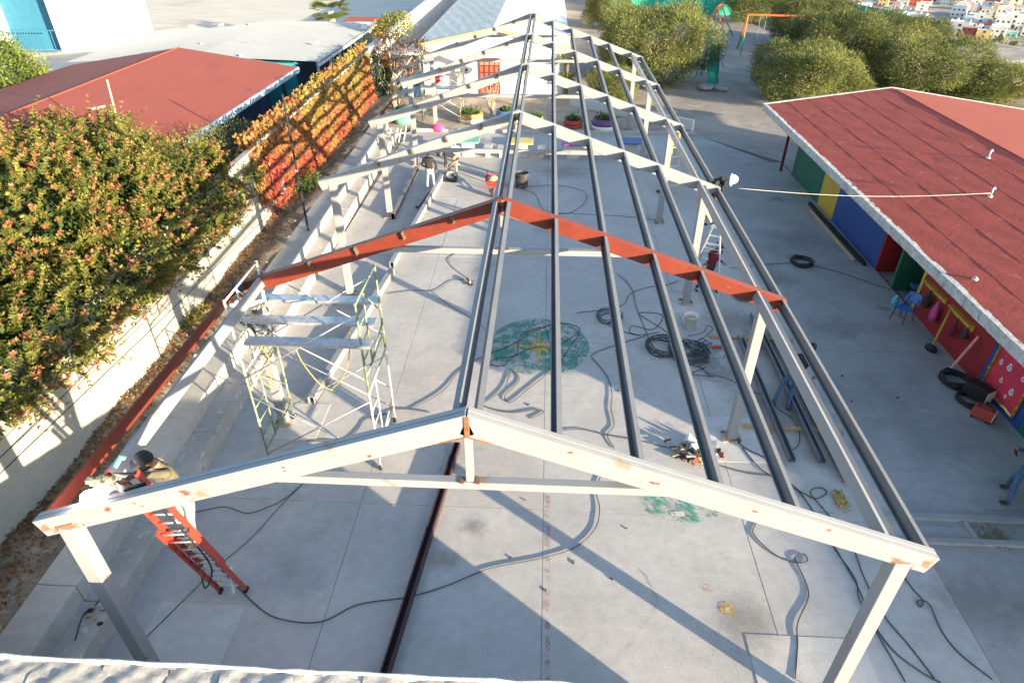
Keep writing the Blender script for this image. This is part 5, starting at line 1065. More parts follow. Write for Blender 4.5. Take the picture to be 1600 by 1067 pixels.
person('worker in white shirt and dark welding hood leaning at the red rafter end', [P3(-5.18, 11.15, 2.17), P3(-5.0, 11.35, 2.17)], P3(-5.28, 11.0, 3.02), P3(-5.22, 10.78, 3.52), P3(-5.25, 10.95, 3.80), [P3(-5.5, 11.1, 3.6), P3(-4.9, 11.2, 3.6)], (-.3, .8, -.3), 'cloth_white', 'jeans_dark', fwd=(-.2, 1, 0), headgear=('hood', 'cloth_navy'))
f1, f2 = G(668, 299), G(679, 298); c = (f1 + f2) / 2
person('worker in black jacket and white cap standing with his back turned', [f1, f2], c + P3(0, .02, .88), c + P3(-.05, .12, 1.40), c + P3(-.07, .18, 1.58), [c + P3(-.22, .28, .95), c + P3(.24, .2, .85)], (-.1, .9, -.35), 'cloth_black', 'jeans_pale', fwd=(-.15, 1, 0), headgear=('cap', 'cloth_white'))
f1, f2 = G(699, 272), G(714, 278); c = (f1 + f2) / 2
person('worker in black top bending over the chop saw', [f1, f2], c + P3(.18, .1, .84), c + P3(-.32, -.05, 1.05), c + P3(-.48, -.12, 1.02), [c + P3(-.25, -.35, .5), c + P3(-.2, .05, .45)], (-.6, -.1, -.7), 'cloth_black', 'cloth_tan', fwd=(-1, -.2, 0))
c = G(712, 262); person('worker in straw hat crouching behind the bending man', [c + P3(-.12, .1, 0), c + P3(.14, .12, 0)], c + P3(.05, .3, .48), c + P3(-.02, .16, .95), c + P3(-.05, .12, 1.14), [c + P3(-.25, -.2, .5), c + P3(.2, -.15, .5)], (-.3, -.8, -.4), 'cloth_white', 'cloth_grey', fwd=(-.2, -1, 0), headgear=('hat', 'cloth_tan'))
c = P3(-5.9, 41.4, 0); person('worker in red cap and red shirt before the white hall', [c + P3(-.15, 0, 0), c + P3(.15, -.08, 0)], c + P3(0, 0, .9), c + P3(-.02, -.03, 1.42), c + P3(-.02, -.05, 1.6), [c + P3(-.35, -.35, 1.0), c + P3(.35, -.2, 1.0)], (-.4, -.9, -.1), 'cloth_red', 'cloth_grey', fwd=(-.3, -1, 0), headgear=('cap', 'cloth_red'))
c = P3(-4.15, 41.8, 0); person('man in white shirt standing beside the brown door of the hall', [c + P3(-.1, 0, 0), c + P3(.12, 0, 0)], c + P3(0, 0, .9), c + P3(0, 0, 1.42), c + P3(0, -.03, 1.6), [c + P3(-.25, -.1, .82), c + P3(.25, -.1, .82)], (.3, -.9, -.1), 'cloth_white', 'cloth_grey', fwd=(.2, -1, 0))
person('worker in white helmet bending over the right eave from the ladder', [P3(5.45, 17.95, 2.25), P3(5.68, 17.80, 2.25)], P3(5.22, 17.80, 3.16), P3(5.62, 17.52, 3.80), P3(5.86, 17.38, 3.84), [P3(5.62, 17.12, 3.35), P3(5.42, 17.05, 3.42)], (.75, -.55, -.45), 'cloth_black', 'cloth_tan', fwd=(.7, -.6, 0), headgear=('helmet', 'helmet_white'))
f1, f2 = G(1087, 453), G(1119, 455); c = (f1 + f2) / 2
person('worker in maroon sweatshirt standing by the silver stepladder', [f1, f2], c + P3(.02, .02, .88), c + P3(.08, -.02, 1.40), c + P3(.12, -.06, 1.58), [c + P3(-.3, -.1, .9), c + P3(.42, -.05, .95)], (.3, -.85, -.45), 'cloth_maroon', 'jeans_dark', fwd=(.1, -1, 0), headgear=('cap', 'cloth_black'))
f1, f2 = G(1209, 632), G(1222, 640); c = (f1 + f2) / 2
person('worker in black top and blue jeans stepping between the grey channels', [f1, f2 + P3(.12, 0, 0)], c + P3(.26, .16, .88), c + P3(.46, .26, 1.38), c + P3(.50, .28, 1.56), [c + P3(.15, .45, .95), c + P3(.7, .1, .9)], (.1, .85, -.5), 'cloth_black', 'jeans', fwd=(.25, 1, 0))
f1, f2 = G(1572, 762), G(1572, 788)
person('man in dark jacket and blue jeans at the right edge looking at his phone', [f1 + P3(0, 0, 0), f2], P3(10.52, 9.75, .90), P3(10.66, 9.75, 1.38), P3(10.53, 9.78, 1.56), [P3(10.24, 9.95, 1.12), P3(10.22, 9.6, 1.10)], (-.8, .1, -.55), 'cloth_navy', 'jeans', fwd=(-1, .1, 0))
ph = thing('phone', P3(10.14, 9.72, 1.16), 'black phone held by the man at the right edge', 'phone'); MB().box(P3(10.12, 9.78, 1.18), (.012, .09, .16), 0, Matrix.Rotation(-.4, 3, 'Y')).build('body', M['black'], ph, bevel=.004); MB().box(P3(10.128, 9.78, 1.185), (.004, .08, .14), 0, Matrix.Rotation(-.4, 3, 'Y')).build('screen', M['glass'], ph)
# ================================================================== VEGETATION
def lump_points(lumps, n, rmin=.8):
    """points near the surface of a union of ellipsoids, with outward normals"""
    w_ = np.array([l[1][0] * l[1][1] + l[1][1] * l[1][2] + l[1][0] * l[1][2] for l in lumps]); k = RNG.choice(len(lumps), n, p=w_ / w_.sum())
    C = np.array([l[0] for l in lumps])[k]; Rr = np.array([l[1] for l in lumps])[k]; d = rand_unit(n)
    rad = RNG.uniform(rmin, 1.06, (n, 1)) * (1 + .10 * np.sin(d[:, :1] * 7 + k[:, None]) * np.sin(d[:, 1:2] * 6 + 2 * k[:, None]) + .06 * np.sin(d[:, 2:3] * 15 + d[:, :1] * 13))
    P = C + d * Rr * rad; N = d / Rr; N /= np.linalg.norm(N, axis=1, keepdims=True); keep = np.ones(n, bool)
    for i, l in enumerate(lumps):
        q = np.linalg.norm((P - np.array(l[0])) / np.array(l[1]), axis=1); keep &= (q > .78) | (k == i)
    return P[keep], N[keep]
def limb(mb, p0, p1, r0, r1, n=5, wob=.12, seg=7):
    p0, p1 = Vector(p0), Vector(p1); L = (p1 - p0).length; pts = [p0.lerp(p1, i / n) + (Vector((random.uniform(-1, 1), random.uniform(-1, 1), random.uniform(-.4, .4))) * wob * L * math.sin(math.pi * i / n) * .5) for i in range(n + 1)]
    mb.tube(pts, [r0 + (r1 - r0) * i / n for i in range(n + 1)], seg); return pts
# the big flowering shrub tree over the wall: sprigs of leaves, many tipped orange-red
LM = [((-10.7, 9.4, 3.7), (2.0, 2.6, 1.9)), ((-10.8, 12.6, 4.3), (2.1, 2.4, 1.9)), ((-10.3, 15.4, 4.05), (1.9, 2.0, 1.75)), ((-9.5, 17.8, 3.3), (1.2, 1.6, 1.2)), ((-8.8, 19.8, 2.8), (.6, 1.0, .6)),
      ((-8.6, 8.2, 3.3), (1.0, 1.6, .85)), ((-8.5, 10.3, 3.35), (.99, 1.5, .95)), ((-8.45, 12.4, 3.3), (.95, 1.5, .95)), ((-8.55, 14.5, 3.2), (.98, 1.4, 1.0)), ((-8.6, 16.3, 3.05), (.95, 1.3, .95)), ((-8.7, 17.9, 2.9), (.8, 1.0, .8)), ((-9.2, 6.6, 3.2), (1.2, 1.6, 1.1)), ((-12.6, 13.5, 3.9), (1.9, 2.6, 1.6)), ((-12.3, 16.5, 3.7), (1.6, 2.0, 1.6))]
LM = [((c[0] - .32, c[1], c[2] - (.10 if r[0] < 1 else 0)), r) for c, r in LM]
tr = thing('flowering_tree', (-10.4, 13, 0), 'large bushy tree with orange tipped leaves spilling over the cream wall', 'tree')
q = MB()
for b0 in ((-10.3, 9.6, 0), (-10.5, 13.4, 0), (-10.2, 16.8, 0)):
    b0 = Vector(b0); limb(q, b0, b0 + Vector((.1, .1, 2.2)), .15, .10)
    for l in LM[:8]:
        if abs(l[0][1] - b0.y) < 3.2: limb(q, b0 + Vector((.1, .1, 1.8)), Vector(l[0]) + Vector((0, 0, .4)), .08, .025)
q.build('trunk', M['bark'], tr)
P, N = lump_points(LM, 8400, .80)
m_ = (P[:, 0] > -12.4) | (P[:, 2] > 3.9); P, N = P[m_], N[m_]; ns = len(P)
CL = [];CA = [];CN = [];CC = []; CLn = []; CW = []
ax = N * .75 + np.array([.10, -.08, .38]) + RNG.normal(size=(ns, 3)) * .42; ax /= np.linalg.norm(ax, axis=1, keepdims=True)
hue = np.clip(RNG.random((ns, 1)) * .65 + .35 * (.5 + .5 * np.sin(P[:, 1:2] * 1.9 + P[:, :1] * 2.3)), 0, 1); clump = .5 + .5 * np.sin(P[:, 1] * 2.3 + P[:, 2] * 3.1) * np.sin(P[:, 0] * 2.7 - P[:, 1] * 1.3)
flower = RNG.random(ns) < .16 + .42 * clump; SLn = RNG.uniform(.22, .6, (ns, 1)) * RNG.choice([.7, 1, 1.25], (ns, 1)); redk = RNG.random((ns, 1))
t1 = np.cross(ax, rand_unit(ns)); t1 /= np.linalg.norm(t1, axis=1, keepdims=True); t2 = np.cross(ax, t1)
bend = rand_unit(ns) * .18
for nd in range(6):
    tn = (nd + .6) / 5.6; node = P + ax * SLn * (tn - .45) + bend * SLn * tn * tn
    for j in range(8):
        a = j * .785 + nd * 1.1 + RNG.uniform(-.35, .35, ns); dirs = (t1 * np.cos(a)[:, None] + t2 * np.sin(a)[:, None]); out = dirs * (1.0 - .35 * tn) + ax * (.18 + .5 * tn) + RNG.normal(size=(ns, 3)) * .15
        CL.append(node); CA.append(out); CN.append(ax * .9 + dirs * -.35 + RNG.normal(size=(ns, 3)) * .3)
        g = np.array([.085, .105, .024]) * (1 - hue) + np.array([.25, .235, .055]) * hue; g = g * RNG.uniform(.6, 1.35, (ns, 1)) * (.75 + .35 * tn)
        o_ = np.array([.40, .13, .085]) * redk + np.array([.42, .24, .11]) * (1 - redk)
        if nd >= 4: cc = np.where(flower[:, None], o_ * RNG.uniform(.65, 1.15, (ns, 1)) * (1 if nd == 5 else .8), g)
        elif nd == 3: cc = np.where(flower[:, None], g * .55 + np.array([.16, .11, .025]), g)
        else: cc = g
        CC.append(cc); CLn.append(RNG.uniform(.07, .125, ns) * (1.1 - .35 * tn)); CW.append(RNG.uniform(.026, .042, ns))
# inner foliage so that the crown is not hollow
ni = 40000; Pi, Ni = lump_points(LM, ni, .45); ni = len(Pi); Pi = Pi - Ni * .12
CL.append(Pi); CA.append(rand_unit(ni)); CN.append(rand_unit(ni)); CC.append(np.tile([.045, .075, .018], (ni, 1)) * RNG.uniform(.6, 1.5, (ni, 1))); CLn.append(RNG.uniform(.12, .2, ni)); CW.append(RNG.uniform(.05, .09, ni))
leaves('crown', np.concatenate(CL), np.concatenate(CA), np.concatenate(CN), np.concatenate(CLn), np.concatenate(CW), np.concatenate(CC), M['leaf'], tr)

def bushy(name, label, cat, loc, lumps, n, ln, wd, c1, c2, trunk=True, droop=0., bark='bark', group=None):
    t = thing(name, loc, label, cat, group); L = [(tuple(Vector(l[0]) + Vector(loc)), l[1]) for l in lumps]
    P, N = lump_points(L, n, .55); k = len(P); P = P + RNG.normal(size=(k, 3)) * .05
    A = N * .6 + RNG.normal(size=(k, 3)) * .55 + np.array([0, 0, .25 - droop]); hue = np.clip(RNG.random((k, 1)) * .7 + .3 * np.sin(P[:, :1] * 2 + P[:, 1:2] * 1.7), 0, 1)
    cc = (np.array(c1) * (1 - hue) + np.array(c2) * hue) * RNG.uniform(.7, 1.3, (k, 1))
    if trunk:
        q = MB(); zc = max(l[0][2] for l in lumps); b0 = Vector(loc); limb(q, b0 - Vector((0, 0, .1)), b0 + Vector((.05, .03, zc * .55)), .16, .11)
        for l in L: limb(q, b0 + Vector((.05, .03, zc * .5)), Vector(l[0]), .08, .02)
        q.build('trunk', M[bark], t)
    leaves('crown', P, A, RNG.normal(size=(k, 3)), RNG.uniform(ln * .6, ln * 1.3, k), RNG.uniform(wd * .7, wd * 1.3, k), cc, M['leaf'], t)
    return t
bushy('shrub', 'grey green shrub with a yellowish top beside the blue eave', 'shrub', GX(350, 245, -10.4) * Vector((1, 1, 0)).to_tuple()[0] if False else Vector((-10.3, 20.6, 0)), [((0, 0, 3.0), (.9, 1.3, 1.1)), ((.1, 1.9, 2.9), (.8, 1.2, .9)), ((0, -.9, 2.5), (.8, .9, .9))], 9000, .10, .028, (.10, .12, .055), (.26, .24, .06))
bushy('shrub', 'green weed growing at the foot of the creeper wall', 'shrub', Vector((-8.45, 23.6, .8)), [((0, 0, .25), (.35, .5, .35)), ((.1, .6, .3), (.3, .4, .35))], 500, .13, .06, (.05, .10, .02), (.12, .17, .04), False)
bushy('shrub', 'small green weed by the second post on the dirt strip', 'shrub', Vector((-8.35, 14.2, .8)), [((0, 0, .12), (.3, .5, .2))], 300, .12, .05, (.09, .13, .03), (.2, .18, .05), False)
bushy('leafy_tree', 'yellow green tree before the white house at the far left', 'tree', Vector((-24.3, 30.5, 0)), [((0, 0, 3.2), (1.7, 1.9, 1.6)), ((-1.5, 1.0, 3.9), (1.6, 1.6, 1.4)), ((.6, -1.2, 2.4), (1.4, 1.3, 1.2))], 14000, .20, .07, (.10, .15, .03), (.26, .30, .06))
bushy('shrub', 'dark upright shrub behind the blue drum at the end of the creeper', 'shrub', G(590, 168), [((0, 0, 1.2), (.8, .8, 1.2)), ((.2, .3, 2.1), (.6, .6, .8))], 4500, .16, .05, (.02, .05, .012), (.07, .11, .02))
bs = bushy('shrub', 'half bare shrub with rusty leaves before the lean-to of the hall', 'shrub', G(617, 172), [((.6, 1.0, 2.6), (1.3, 1.0, 1.0)), ((-.3, 1.2, 3.2), (1.0, .9, .8)), ((1.4, 1.0, 3.1), (.7, .7, .7))], 1700, .18, .07, (.22, .08, .03), (.34, .17, .04), True, bark='bark_pale')
q = MB(); b0 = G(617, 172)
for k in range(14): limb(q, b0 + Vector((random.uniform(-.1, .1), 0, 0)), b0 + Vector((random.uniform(-1.2, 1.9), random.uniform(.2, 1.4), random.uniform(1.6, 3.6))), .04, .008, 6, .2, 5)
q.build('branch', M['bark_pale'], bs)
bushy('shrub', 'bushy yellow green tree top above the creeper end', 'shrub', G(625, 150), [((.2, .5, 4.0), (.9, .8, .7)), ((-.7, .6, 3.7), (.8, .7, .6))], 1500, .18, .08, (.13, .17, .03), (.36, .30, .05))
sp = thing('bare_sapling', G(768, 182), 'pale leafless sapling standing before the brown door', 'tree'); q = MB(); b0 = G(768, 182)
for k in range(8): limb(q, b0, b0 + Vector((random.uniform(-.6, .6), random.uniform(-.4, .4), random.uniform(1.4, 2.2))), .035, .008, 6, .12, 5)
q.build('trunk', M['bark_pale'], sp)
yu = thing('yucca', G(884, 152), 'spiky yucca beside the right corner of the white hall', 'plant'); c = np.array(G(884, 152))
for h in (1.0, 2.1):
    n = 160; A = rand_unit(n); A[:, 2] = np.abs(A[:, 2]) * .9 - .25; leaves('rosette', np.tile(c + [0, 0, h], (n, 1)), A, rand_unit(n), RNG.uniform(.6, .95, n), np.full(n, .06), np.tile([.12, .16, .04], (n, 1)) * RNG.uniform(.6, 1.5, (n, 1)), M['leaf'], yu)
MB().tube([Vector(c), Vector(c) + Vector((0, 0, 2.1))], [.12, .1], 8).build('trunk', M['bark'], yu)
# fan palm beyond the sheds
pb = Vector((-14.6, 57.5, 0)); pc = GY(516, 18, 57.5); pa = thing('palm_tree', (pc.x, 57.5, 0), 'short fan palm standing in the dirt lot behind the grey roof', 'palm')
MB().tube([(pc.x, 57.5, -.1), (pc.x + .05, 57.5, pc.z * .6), (pc.x, 57.5, pc.z)], [.38, .3, .26], 10).build('trunk', M['bark_pale'], pa)
CL = [];CA = [];CN = []
for k in range(34):
    d = Vector((math.cos(k * 2.4), math.sin(k * 2.4), random.uniform(-.35, .9))).normalized(); b_ = Vector(pc) + d * random.uniform(.7, 1.1); sd = d.cross(Vector((0, 0, 1))).normalized()
    for j in range(13):
        a = (j - 6) * .2; v_ = d * math.cos(a) + sd * math.sin(a) + Vector((0, 0, -.12)); CL.append(b_); CA.append(v_); CN.append(d.cross(sd))
n = len(CL); leaves('crown', np.array(CL), np.array(CA), np.array(CN) + RNG.normal(size=(n, 3)) * .15, RNG.uniform(.8, 1.1, n), np.full(n, .11), np.tile([.17, .20, .05], (n, 1)) * RNG.uniform(.6, 1.4, (n, 1)), M['leaf'], pa)

# wispy feathery trees on the right: three shapes, copied
def wispy(name, label, seed, R_, H, c1, c2, n=120000):
    random.seed(seed); t = thing(name, (0, 0, 0), label, 'tree', 'feathery trees round the playground')
    lum = [((0, 0, H * .52), (R_ * .64, R_ * .64, H * .42))]
    for k in range(26):
        a = k * 2.4 + random.random(); r = R_ * random.uniform(.30, .78); lum.append(((r * math.cos(a), r * math.sin(a), H * random.uniform(.26, .78)), (R_ * random.uniform(.18, .36), R_ * random.uniform(.18, .36), H * random.uniform(.16, .32))))
    P, N = lump_points(lum, n, .62); k = len(P); lowcut = P[:, 2] > .25; P, N = P[lowcut], N[lowcut]; k = len(P); P = P + RNG.normal(size=(k, 3)) * .09
    A = N * .75 + RNG.normal(size=(k, 3)) * .4 + np.array([0, 0, -.05]); hue = np.clip(RNG.random((k, 1)) * .6 + .4 * (.5 + .5 * np.sin(P[:, :1] * 1.3 + P[:, 2:3] * 2 + seed)), 0, 1)
    cc = (np.array(c1) * (1 - hue) + np.array(c2) * hue) * RNG.uniform(.7, 1.35, (k, 1))
    leaves('crown', P, A, RNG.normal(size=(k, 3)), RNG.uniform(.12, .30, k), RNG.uniform(.022, .052, k), cc, M['leaf'], t)
    q = MB(); limb(q, (0, 0, -.2), (.1, .05, H * .35), .2, .15)
    for l in lum: limb(q, (.1, .05, H * .32), l[0], .09, .02)
    q.build('trunk', M['bark'], t); return t
WP = [wispy('feathery_tree', 'x', 3, 4.4, 4.5, (.070, .09, .028), (.225, .245, .08)), wispy('feathery_tree', 'x', 8, 4.3, 4.2, (.085, .105, .03), (.27, .285, .095)), wispy('feathery_tree', 'x', 21, 4.3, 4.6, (.05, .066, .022), (.165, .185, .06))]
used = set()
TR = [(0, 7.7, 46.6, 1.02, 1.05, 0, 'big round feathery tree right of the white hall'), (1, 16.5, 41.8, .92, .80, 1, 'pale feathery tree just beyond the far corner of the classroom roof'), (2, 20.0, 47.5, 1.0, .92, 2, 'dark feathery tree behind the pale one at the classroom corner'),
      (0, 24.6, 43.8, 1.0, .72, 3, 'feathery tree rising behind the ridge of the classroom roof'), (1, 28.3, 42.8, .72, .55, 4, 'rightmost feathery tree beside the pale dirt lot'), (2, 22.6, 60.5, 1.0, .86, 5, 'dark feathery tree over the orange swing frame'), (1, 25.6, 50.5, .92, .72, .7, 'feathery tree in the middle of the right hand grove'),
      (2, 17.5, 87.5, .9, 1.2, 1.1, 'dark tree behind the middle of the green fence'), (0, 11.4, 85.5, .75, 1.1, 4.1, 'tree behind the left end of the green fence'), (1, 6.6, 70.0, .62, .8, 3.3, 'yellowish tree beside the back of the white hall'), (2, 25.0, 84.0, .95, 1.2, .2, 'dark tree behind the right end of the green fence'),
      (1, 5.0, 41.5, .42, .5, 2.0, 'low yellow green bush growing in the far bed'), (0, 21.5, 73.5, .75, .9, 1.7, 'tree shading the back of the playground'), (2, 29.0, 57.0, .8, .62, 5.2, 'small dark tree at the lip of the slope')]
for i, x, y, s, sz, rz, lb_ in TR:
    o = WP[i] if i not in used else copy_tree(WP[i]); used.add(i); o.location = (x, y, hgt(x, y) - .05); o.scale = (s, s, sz); o.rotation_euler = (0, 0, rz); o['label'] = lb_
WLOC.clear()

# ================================================================== PLAYGROUND
sd_ = thing('playground_slide', (11.8, 45, 0), 'green metal slide with ladder standing in the sandy playground', 'slide'); a = G(1120, 133) ; 
b0 = Vector((11.6, 45.2, .25)); t0 = Vector((12.0, 48.0, 2.35)); ax_ = Vector((1, -.12, 0)).normalized()
q = MB(); q.add([b0 - ax_ * .3, b0 + ax_ * .3, t0 + ax_ * .3, t0 - ax_ * .3], [(0, 1, 2, 3)]); q.bar(b0 - ax_ * .32, t0 - ax_ * .32, .05, .2); q.bar(b0 + ax_ * .32, t0 + ax_ * .32, .05, .2); q.build('chute', M['slide_green'], sd_)
for s in (-1, 1):
    MB().tube([t0 + ax_ * s * .3 + Vector((0, 0, .8)), t0 + ax_ * s * .3, t0 + ax_ * s * .4 + Vector((-.1, .8, -2.35))], .03, 7).build('ladder_rail', M['slide_green'], sd_); MB().tube([b0 + ax_ * s * .25, b0 + ax_ * s * .25 - Vector((0, 0, .3))], .03, 6).build('leg', M['slide_green'], sd_)
for k in range(6): f = (k + .5) / 6; c = t0.lerp(t0 + Vector((-.1, .8, -2.35)), f); MB().tube([c - ax_ * .33, c + ax_ * .33], .02, 6).build('rung', M['slide_green'], sd_)
MB().tube([t0 + Vector((-.9, .1, -.1)), t0 + Vector((-.9, .2, -2.3)), ], .03, 6).build('side_ladder_rail', M['slide_green'], sd_); MB().tube([t0 + Vector((-.45, .1, -.1)), t0 + Vector((-.5, .2, -2.3)), ], .03, 6).build('side_ladder_rail', M['slide_green'], sd_)
for k in range(7): c = t0 + Vector((-.69, .15, -.3 - k * .3)); MB().tube([c - Vector((.21, 0, 0)), c + Vector((.21, 0, 0))], .018, 6).build('rung', M['slide_green'], sd_)
def tyre(c, label, r=.42, tilt=0, m='rubber', name='old_tyre'):
    tor = [];R1, r1 = r * .75, r * .28
    t = MB(); t.tube([Vector(c) + Matrix.Rotation(tilt, 3, 'X') @ Vector((R1 * math.cos(2 * math.pi * k / 18), R1 * math.sin(2 * math.pi * k / 18), 0)) + Vector((0, 0, r1)) for k in range(18)], r1, 8, closed=True); return tag(t.build(name, M[m], smooth=True), label, 'tyre', 'old tyres in the playground')
tyre((11.1, 44.8, 0), 'old white walled tyre at the left foot of the slide', .5, 0, 'cloth_grey'); tyre((12.1, 44.7, 0), 'old white walled tyre at the right foot of the slide', .5, 0, 'cloth_grey')
for k, (px, lb_) in enumerate((((1080, 45), 'first silver painted tyre in the row by the fence'), ((1092, 47), 'second silver painted tyre in the row by the fence'), ((1103, 49), 'last silver painted tyre in the row by the fence'))): tyre(G(*px), lb_, .8, .0, 'plastic_white')
def swing(loc, rz, label, w_, h, ns):
    t = thing('swing_set', loc, label, 'swing', 'swing frames in the playground'); c = Vector(loc); Q = rotz(rz)
    MB().tube([c + Q @ Vector((-w_ / 2, 0, h)), c + Q @ Vector((w_ / 2, 0, h))], .07, 8).build('top_bar', M['orange'], t)
    for s in (-1, 1):
        for y in (-.7, .7): lg = MB().tube([c + Q @ Vector((s * w_ / 2, 0, h)), c + Q @ Vector((s * w_ / 2 + s * .1, y, h * .45))], .06, 8).build('leg', M['orange'], t); MB().tube([c + Q @ Vector((s * w_ / 2 + s * .1, y, h * .45)), c + Q @ Vector((s * w_ / 2 + s * .2, y * 2, 0))], .06, 8).build('lower_leg', M['slide_green'], lg)
    for k in range(ns):
        x = -w_ / 2 + w_ * (k + .5) / ns
        for s in (-.22, .22): MB().tube([c + Q @ Vector((x + s, 0, h)), c + Q @ Vector((x + s, 0, .55))], .012, 5).build('chain', M['galv'], t)
        MB().box(c + Q @ Vector((x, 0, .53)), (.5, .2, .04), 0, Q).build('seat', M['black'], t)
swing((18.9, 57.5, 0), R(-8), 'orange swing frame with green feet in the middle of the playground', 4.8, 2.7, 2); swing((15.6, 64.0, 0), R(70), 'smaller orange swing frame further back in the playground', 3.0, 2.6, 1)
rk = thing('spring_rider', (20.2, 52.5, 0), 'orange climbing frame half hidden by the pale feathery tree', 'play equipment')
for k in range(4): MB().tube([(19.4 + k * .5, 52.3, 0), (19.4 + k * .5, 52.3, 1.9), (19.5 + k * .5, 53.0, 2.2)], .05, 7).build('hoop', M['orange'], rk)
MB().tube([(19.3, 52.3, 1.6), (21.1, 52.3, 2.1)], .06, 7).build('rail', M['orange'], rk)
gf = thing('green_fence', (17, 80, 0), 'long green sheet metal fence behind the playground', 'fence')
pts = [(6.5, 79.5), (27.5, 77.5), (31, 66), (31.5, 60)]
for (a_, e_) in zip(pts, pts[1:]):
    L = math.dist(a_, e_); n = max(1, int(L / .9))
    for k in range(n):
        p = [a_[i] + (e_[i] - a_[i]) * k / n for i in (0, 1)]; q_ = [a_[i] + (e_[i] - a_[i]) * (k + .97) / n for i in (0, 1)]; MB().bar((p[0], p[1] + (.03 if k % 2 else 0), 1.05), (q_[0], q_[1] + (.03 if k % 2 else 0), 1.05), .03, 2.1).build('sheet', M['fence_green'], gf)
        if k % 3 == 0: MB().span((p[0] - .05, p[1] + .05, -.05), (p[0] + .05, p[1] + .15, 2.3)).build('post', M['slide_green'], gf)
xw_ = thing('star_sign', G(1592, 140), 'pale star shaped board standing in the right hand dirt lot', 'sign'); c = G(1592, 146); q = MB(); pp = [c + Vector((.75 * (1 if k % 2 == 0 else .42) * math.cos(k * math.pi / 5 + 1.57), 0, .8 + .75 * (1 if k % 2 == 0 else .42) * math.sin(k * math.pi / 5 + 1.57))) for k in range(10)]
q.add(pp + [p + Vector((0, .05, 0)) for p in pp], [tuple(range(10))[::-1], tuple(range(10, 20))] + [(k, (k + 1) % 10, 10 + (k + 1) % 10, 10 + k) for k in range(10)]); q.build('board', M['cloth_tan'], xw_); MB().span(c + Vector((-.04, .06, -.05)), c + Vector((.04, .12, 1.0))).build('stake', M['wood'], xw_)

# ================================================================== TOWN IN THE VALLEY
for k, c in dict(h_white=(.72, .71, .68), h_cream=(.66, .58, .42), h_red=(.42, .10, .08), h_teal=(.18, .36, .36), h_pink=(.60, .36, .30), h_grey=(.42, .42, .42), h_ochre=(.58, .42, .20)).items(): mk(k, c, .8, var=.08, scale=.3)
def house(col, roof, w_, d, h, nm):
    t = thing('town_house', (0, 0, 0), 'x', 'house', 'far houses in the valley town')
    MB().span((-w_ / 2, -d / 2, -6), (w_ / 2, d / 2, h)).build('wall', M[col], t)
    q = MB(); q.span((-w_ / 2 - .1, -d / 2 - .1, h), (w_ / 2 + .1, d / 2 + .1, h + .2)); q.span((-w_ / 2 - .1, -d / 2 - .1, h + .2), (w_ / 2 + .1, -d / 2 + .1, h + .8)); q.span((-w_ / 2 - .1, d / 2 - .1, h + .2), (w_ / 2 + .1, d / 2 + .1, h + .8)); ro = q.build('roof', M[roof], t)
    MB().lathe((w_ * .25, d * .2, h + .2), [(.6, 0), (.6, 1.2), (.3, 1.4), (0, 1.4)], 10).build('water_tank', M[random.choice(['black', 'h_white'])], ro)
    for fl_ in range(int(h // 3)):
        for k in range(int(w_ // 3)): MB().span((-w_ / 2 + 1 + k * 2.8, -d / 2 - .06, 1 + fl_ * 3), (-w_ / 2 + 2.0 + k * 2.8, -d / 2 + .02, 2.1 + fl_ * 3)).build('window', M['glass'], t)
        MB().span((-w_ / 2 - .05, -1.2, 1 + fl_ * 3), (-w_ / 2 + .02, .4, 2.4 + fl_ * 3)).build('window', M['glass'], t)
    return t
random.seed(5)
HS = [house('h_white', 'h_white', 9, 11, 6.5, 0), house('h_cream', 'h_grey', 8, 10, 6, 1), house('h_white', 'h_red', 8, 9, 3.6, 2), house('h_pink', 'h_white', 8, 12, 6.2, 3), house('h_ochre', 'h_white', 7, 9, 6, 4), house('h_teal', 'h_grey', 9, 9, 3.8, 5), house('h_grey', 'h_white', 12, 12, 4, 6), house('h_red', 'h_cream', 8, 9, 6, 7)]
HL = ['white two storey house with a white flat roof in the valley town', 'cream house with a grey flat roof in the valley town', 'low white house with a red roof in the valley town', 'pink house with a white flat roof in the valley town', 'ochre house with a white flat roof in the valley town', 'low teal house with a grey roof in the valley town', 'wide grey shed with a white roof in the valley town', 'red house with a cream roof in the valley town']
hu = set(); cnt = 0
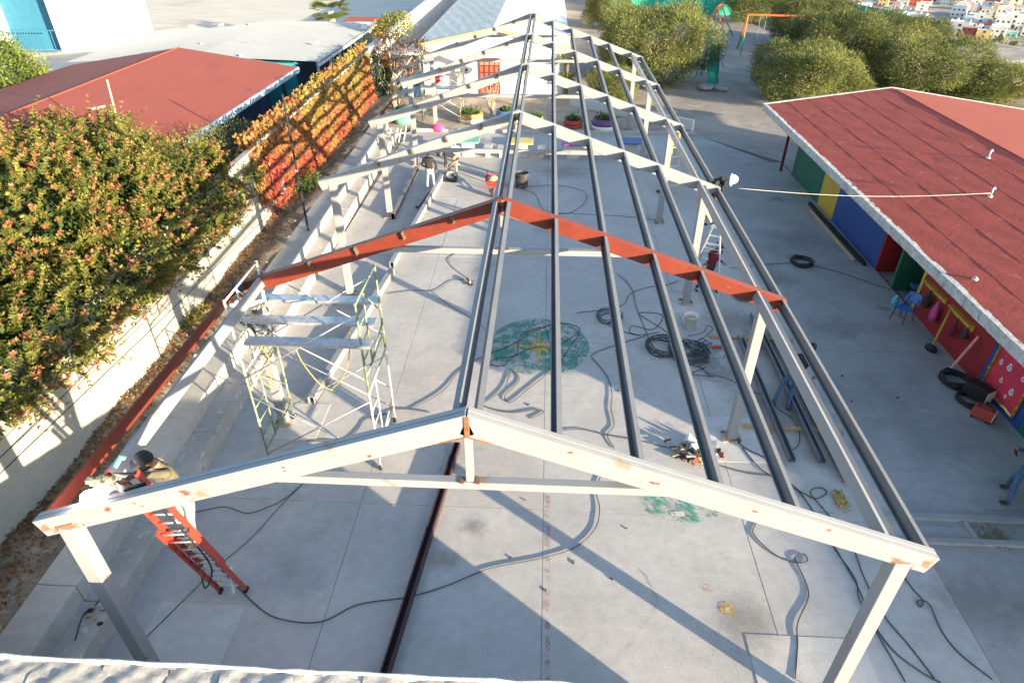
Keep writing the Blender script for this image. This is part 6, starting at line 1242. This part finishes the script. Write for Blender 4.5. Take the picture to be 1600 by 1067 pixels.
def ground_hit(px, py):
    d = ray(px, py); s = 60.
    while s < 1500:
        p = CAM_C + d * s
        if p.z < hgt(p.x, p.y): return p
        s += 1.5
    return None
spots = []
for row, py in enumerate((-8, 2, 10, 19, 28, 38, 48, 58, 70)):
    for px in range(1290 + (row % 2) * 12, 1640, 23):
        if (1440 < px < 1490 and py > 15) or (px < 1390 and py > 22) or (px > 1585 and py > 60) or (px < 1470 and py > 52): continue
        p = ground_hit(px + random.uniform(-6, 6), py + random.uniform(-3, 3))
        if p and hgt(p.x, p.y) < -18: spots.append(p)
for p in spots:
    i = random.choices(range(8), [5, 3, 4, 2, 2, 1.2, 2, 1])[0]; o = HS[i] if i not in hu else copy_tree(HS[i]); hu.add(i)
    o.location = (p.x, p.y, hgt(p.x, p.y)); o.rotation_euler = (0, 0, R(-32) + random.choice([0, math.pi / 2]) + random.uniform(-.08, .08)); s = random.uniform(.55, .9); o.scale = (s, s, s); dq = (p - CAM_C).length; o['label'] = HL[i].replace('in the valley town', 'in the ' + ('nearest' if dq < 190 else 'near middle' if dq < 240 else 'far middle' if dq < 320 else 'farthest') + ' rows of the town')
for i in range(8):
    if i not in hu:
        for ch in list(HS[i].children_recursive): bpy.data.objects.remove(ch)
        bpy.data.objects.remove(HS[i])
# scrub on the slope below the school
n = 90000; X = RNG.uniform(30, 330, n); Y = RNG.uniform(30, 420, n); dd = (X - 40) * .85 + (Y - 55) * .52; cl = np.sin(X * .09 + Y * .05) * np.sin(Y * .11 - X * .03) + RNG.normal(size=n) * .35; kp = (dd > 2) & (cl > .05); X, Y = X[kp], Y[kp]; n = len(X)
Z = np.array([hgt(x, y) for x, y in zip(X, Y)]) ; C = np.stack([X, Y, Z], 1); A = RNG.normal(size=(n, 3)); A[:, 2] = np.abs(A[:, 2]) + .3
tag(leaves('scrub', C, A, RNG.normal(size=(n, 3)), RNG.uniform(.35, 1.1, n), RNG.uniform(.25, .7, n), np.tile([.11, .115, .05], (n, 1)) * RNG.uniform(.6, 1.5, (n, 1)), M['leaf_dry']), 'scrubby green growth covering the slope above the town', 'scrub', kind='stuff')
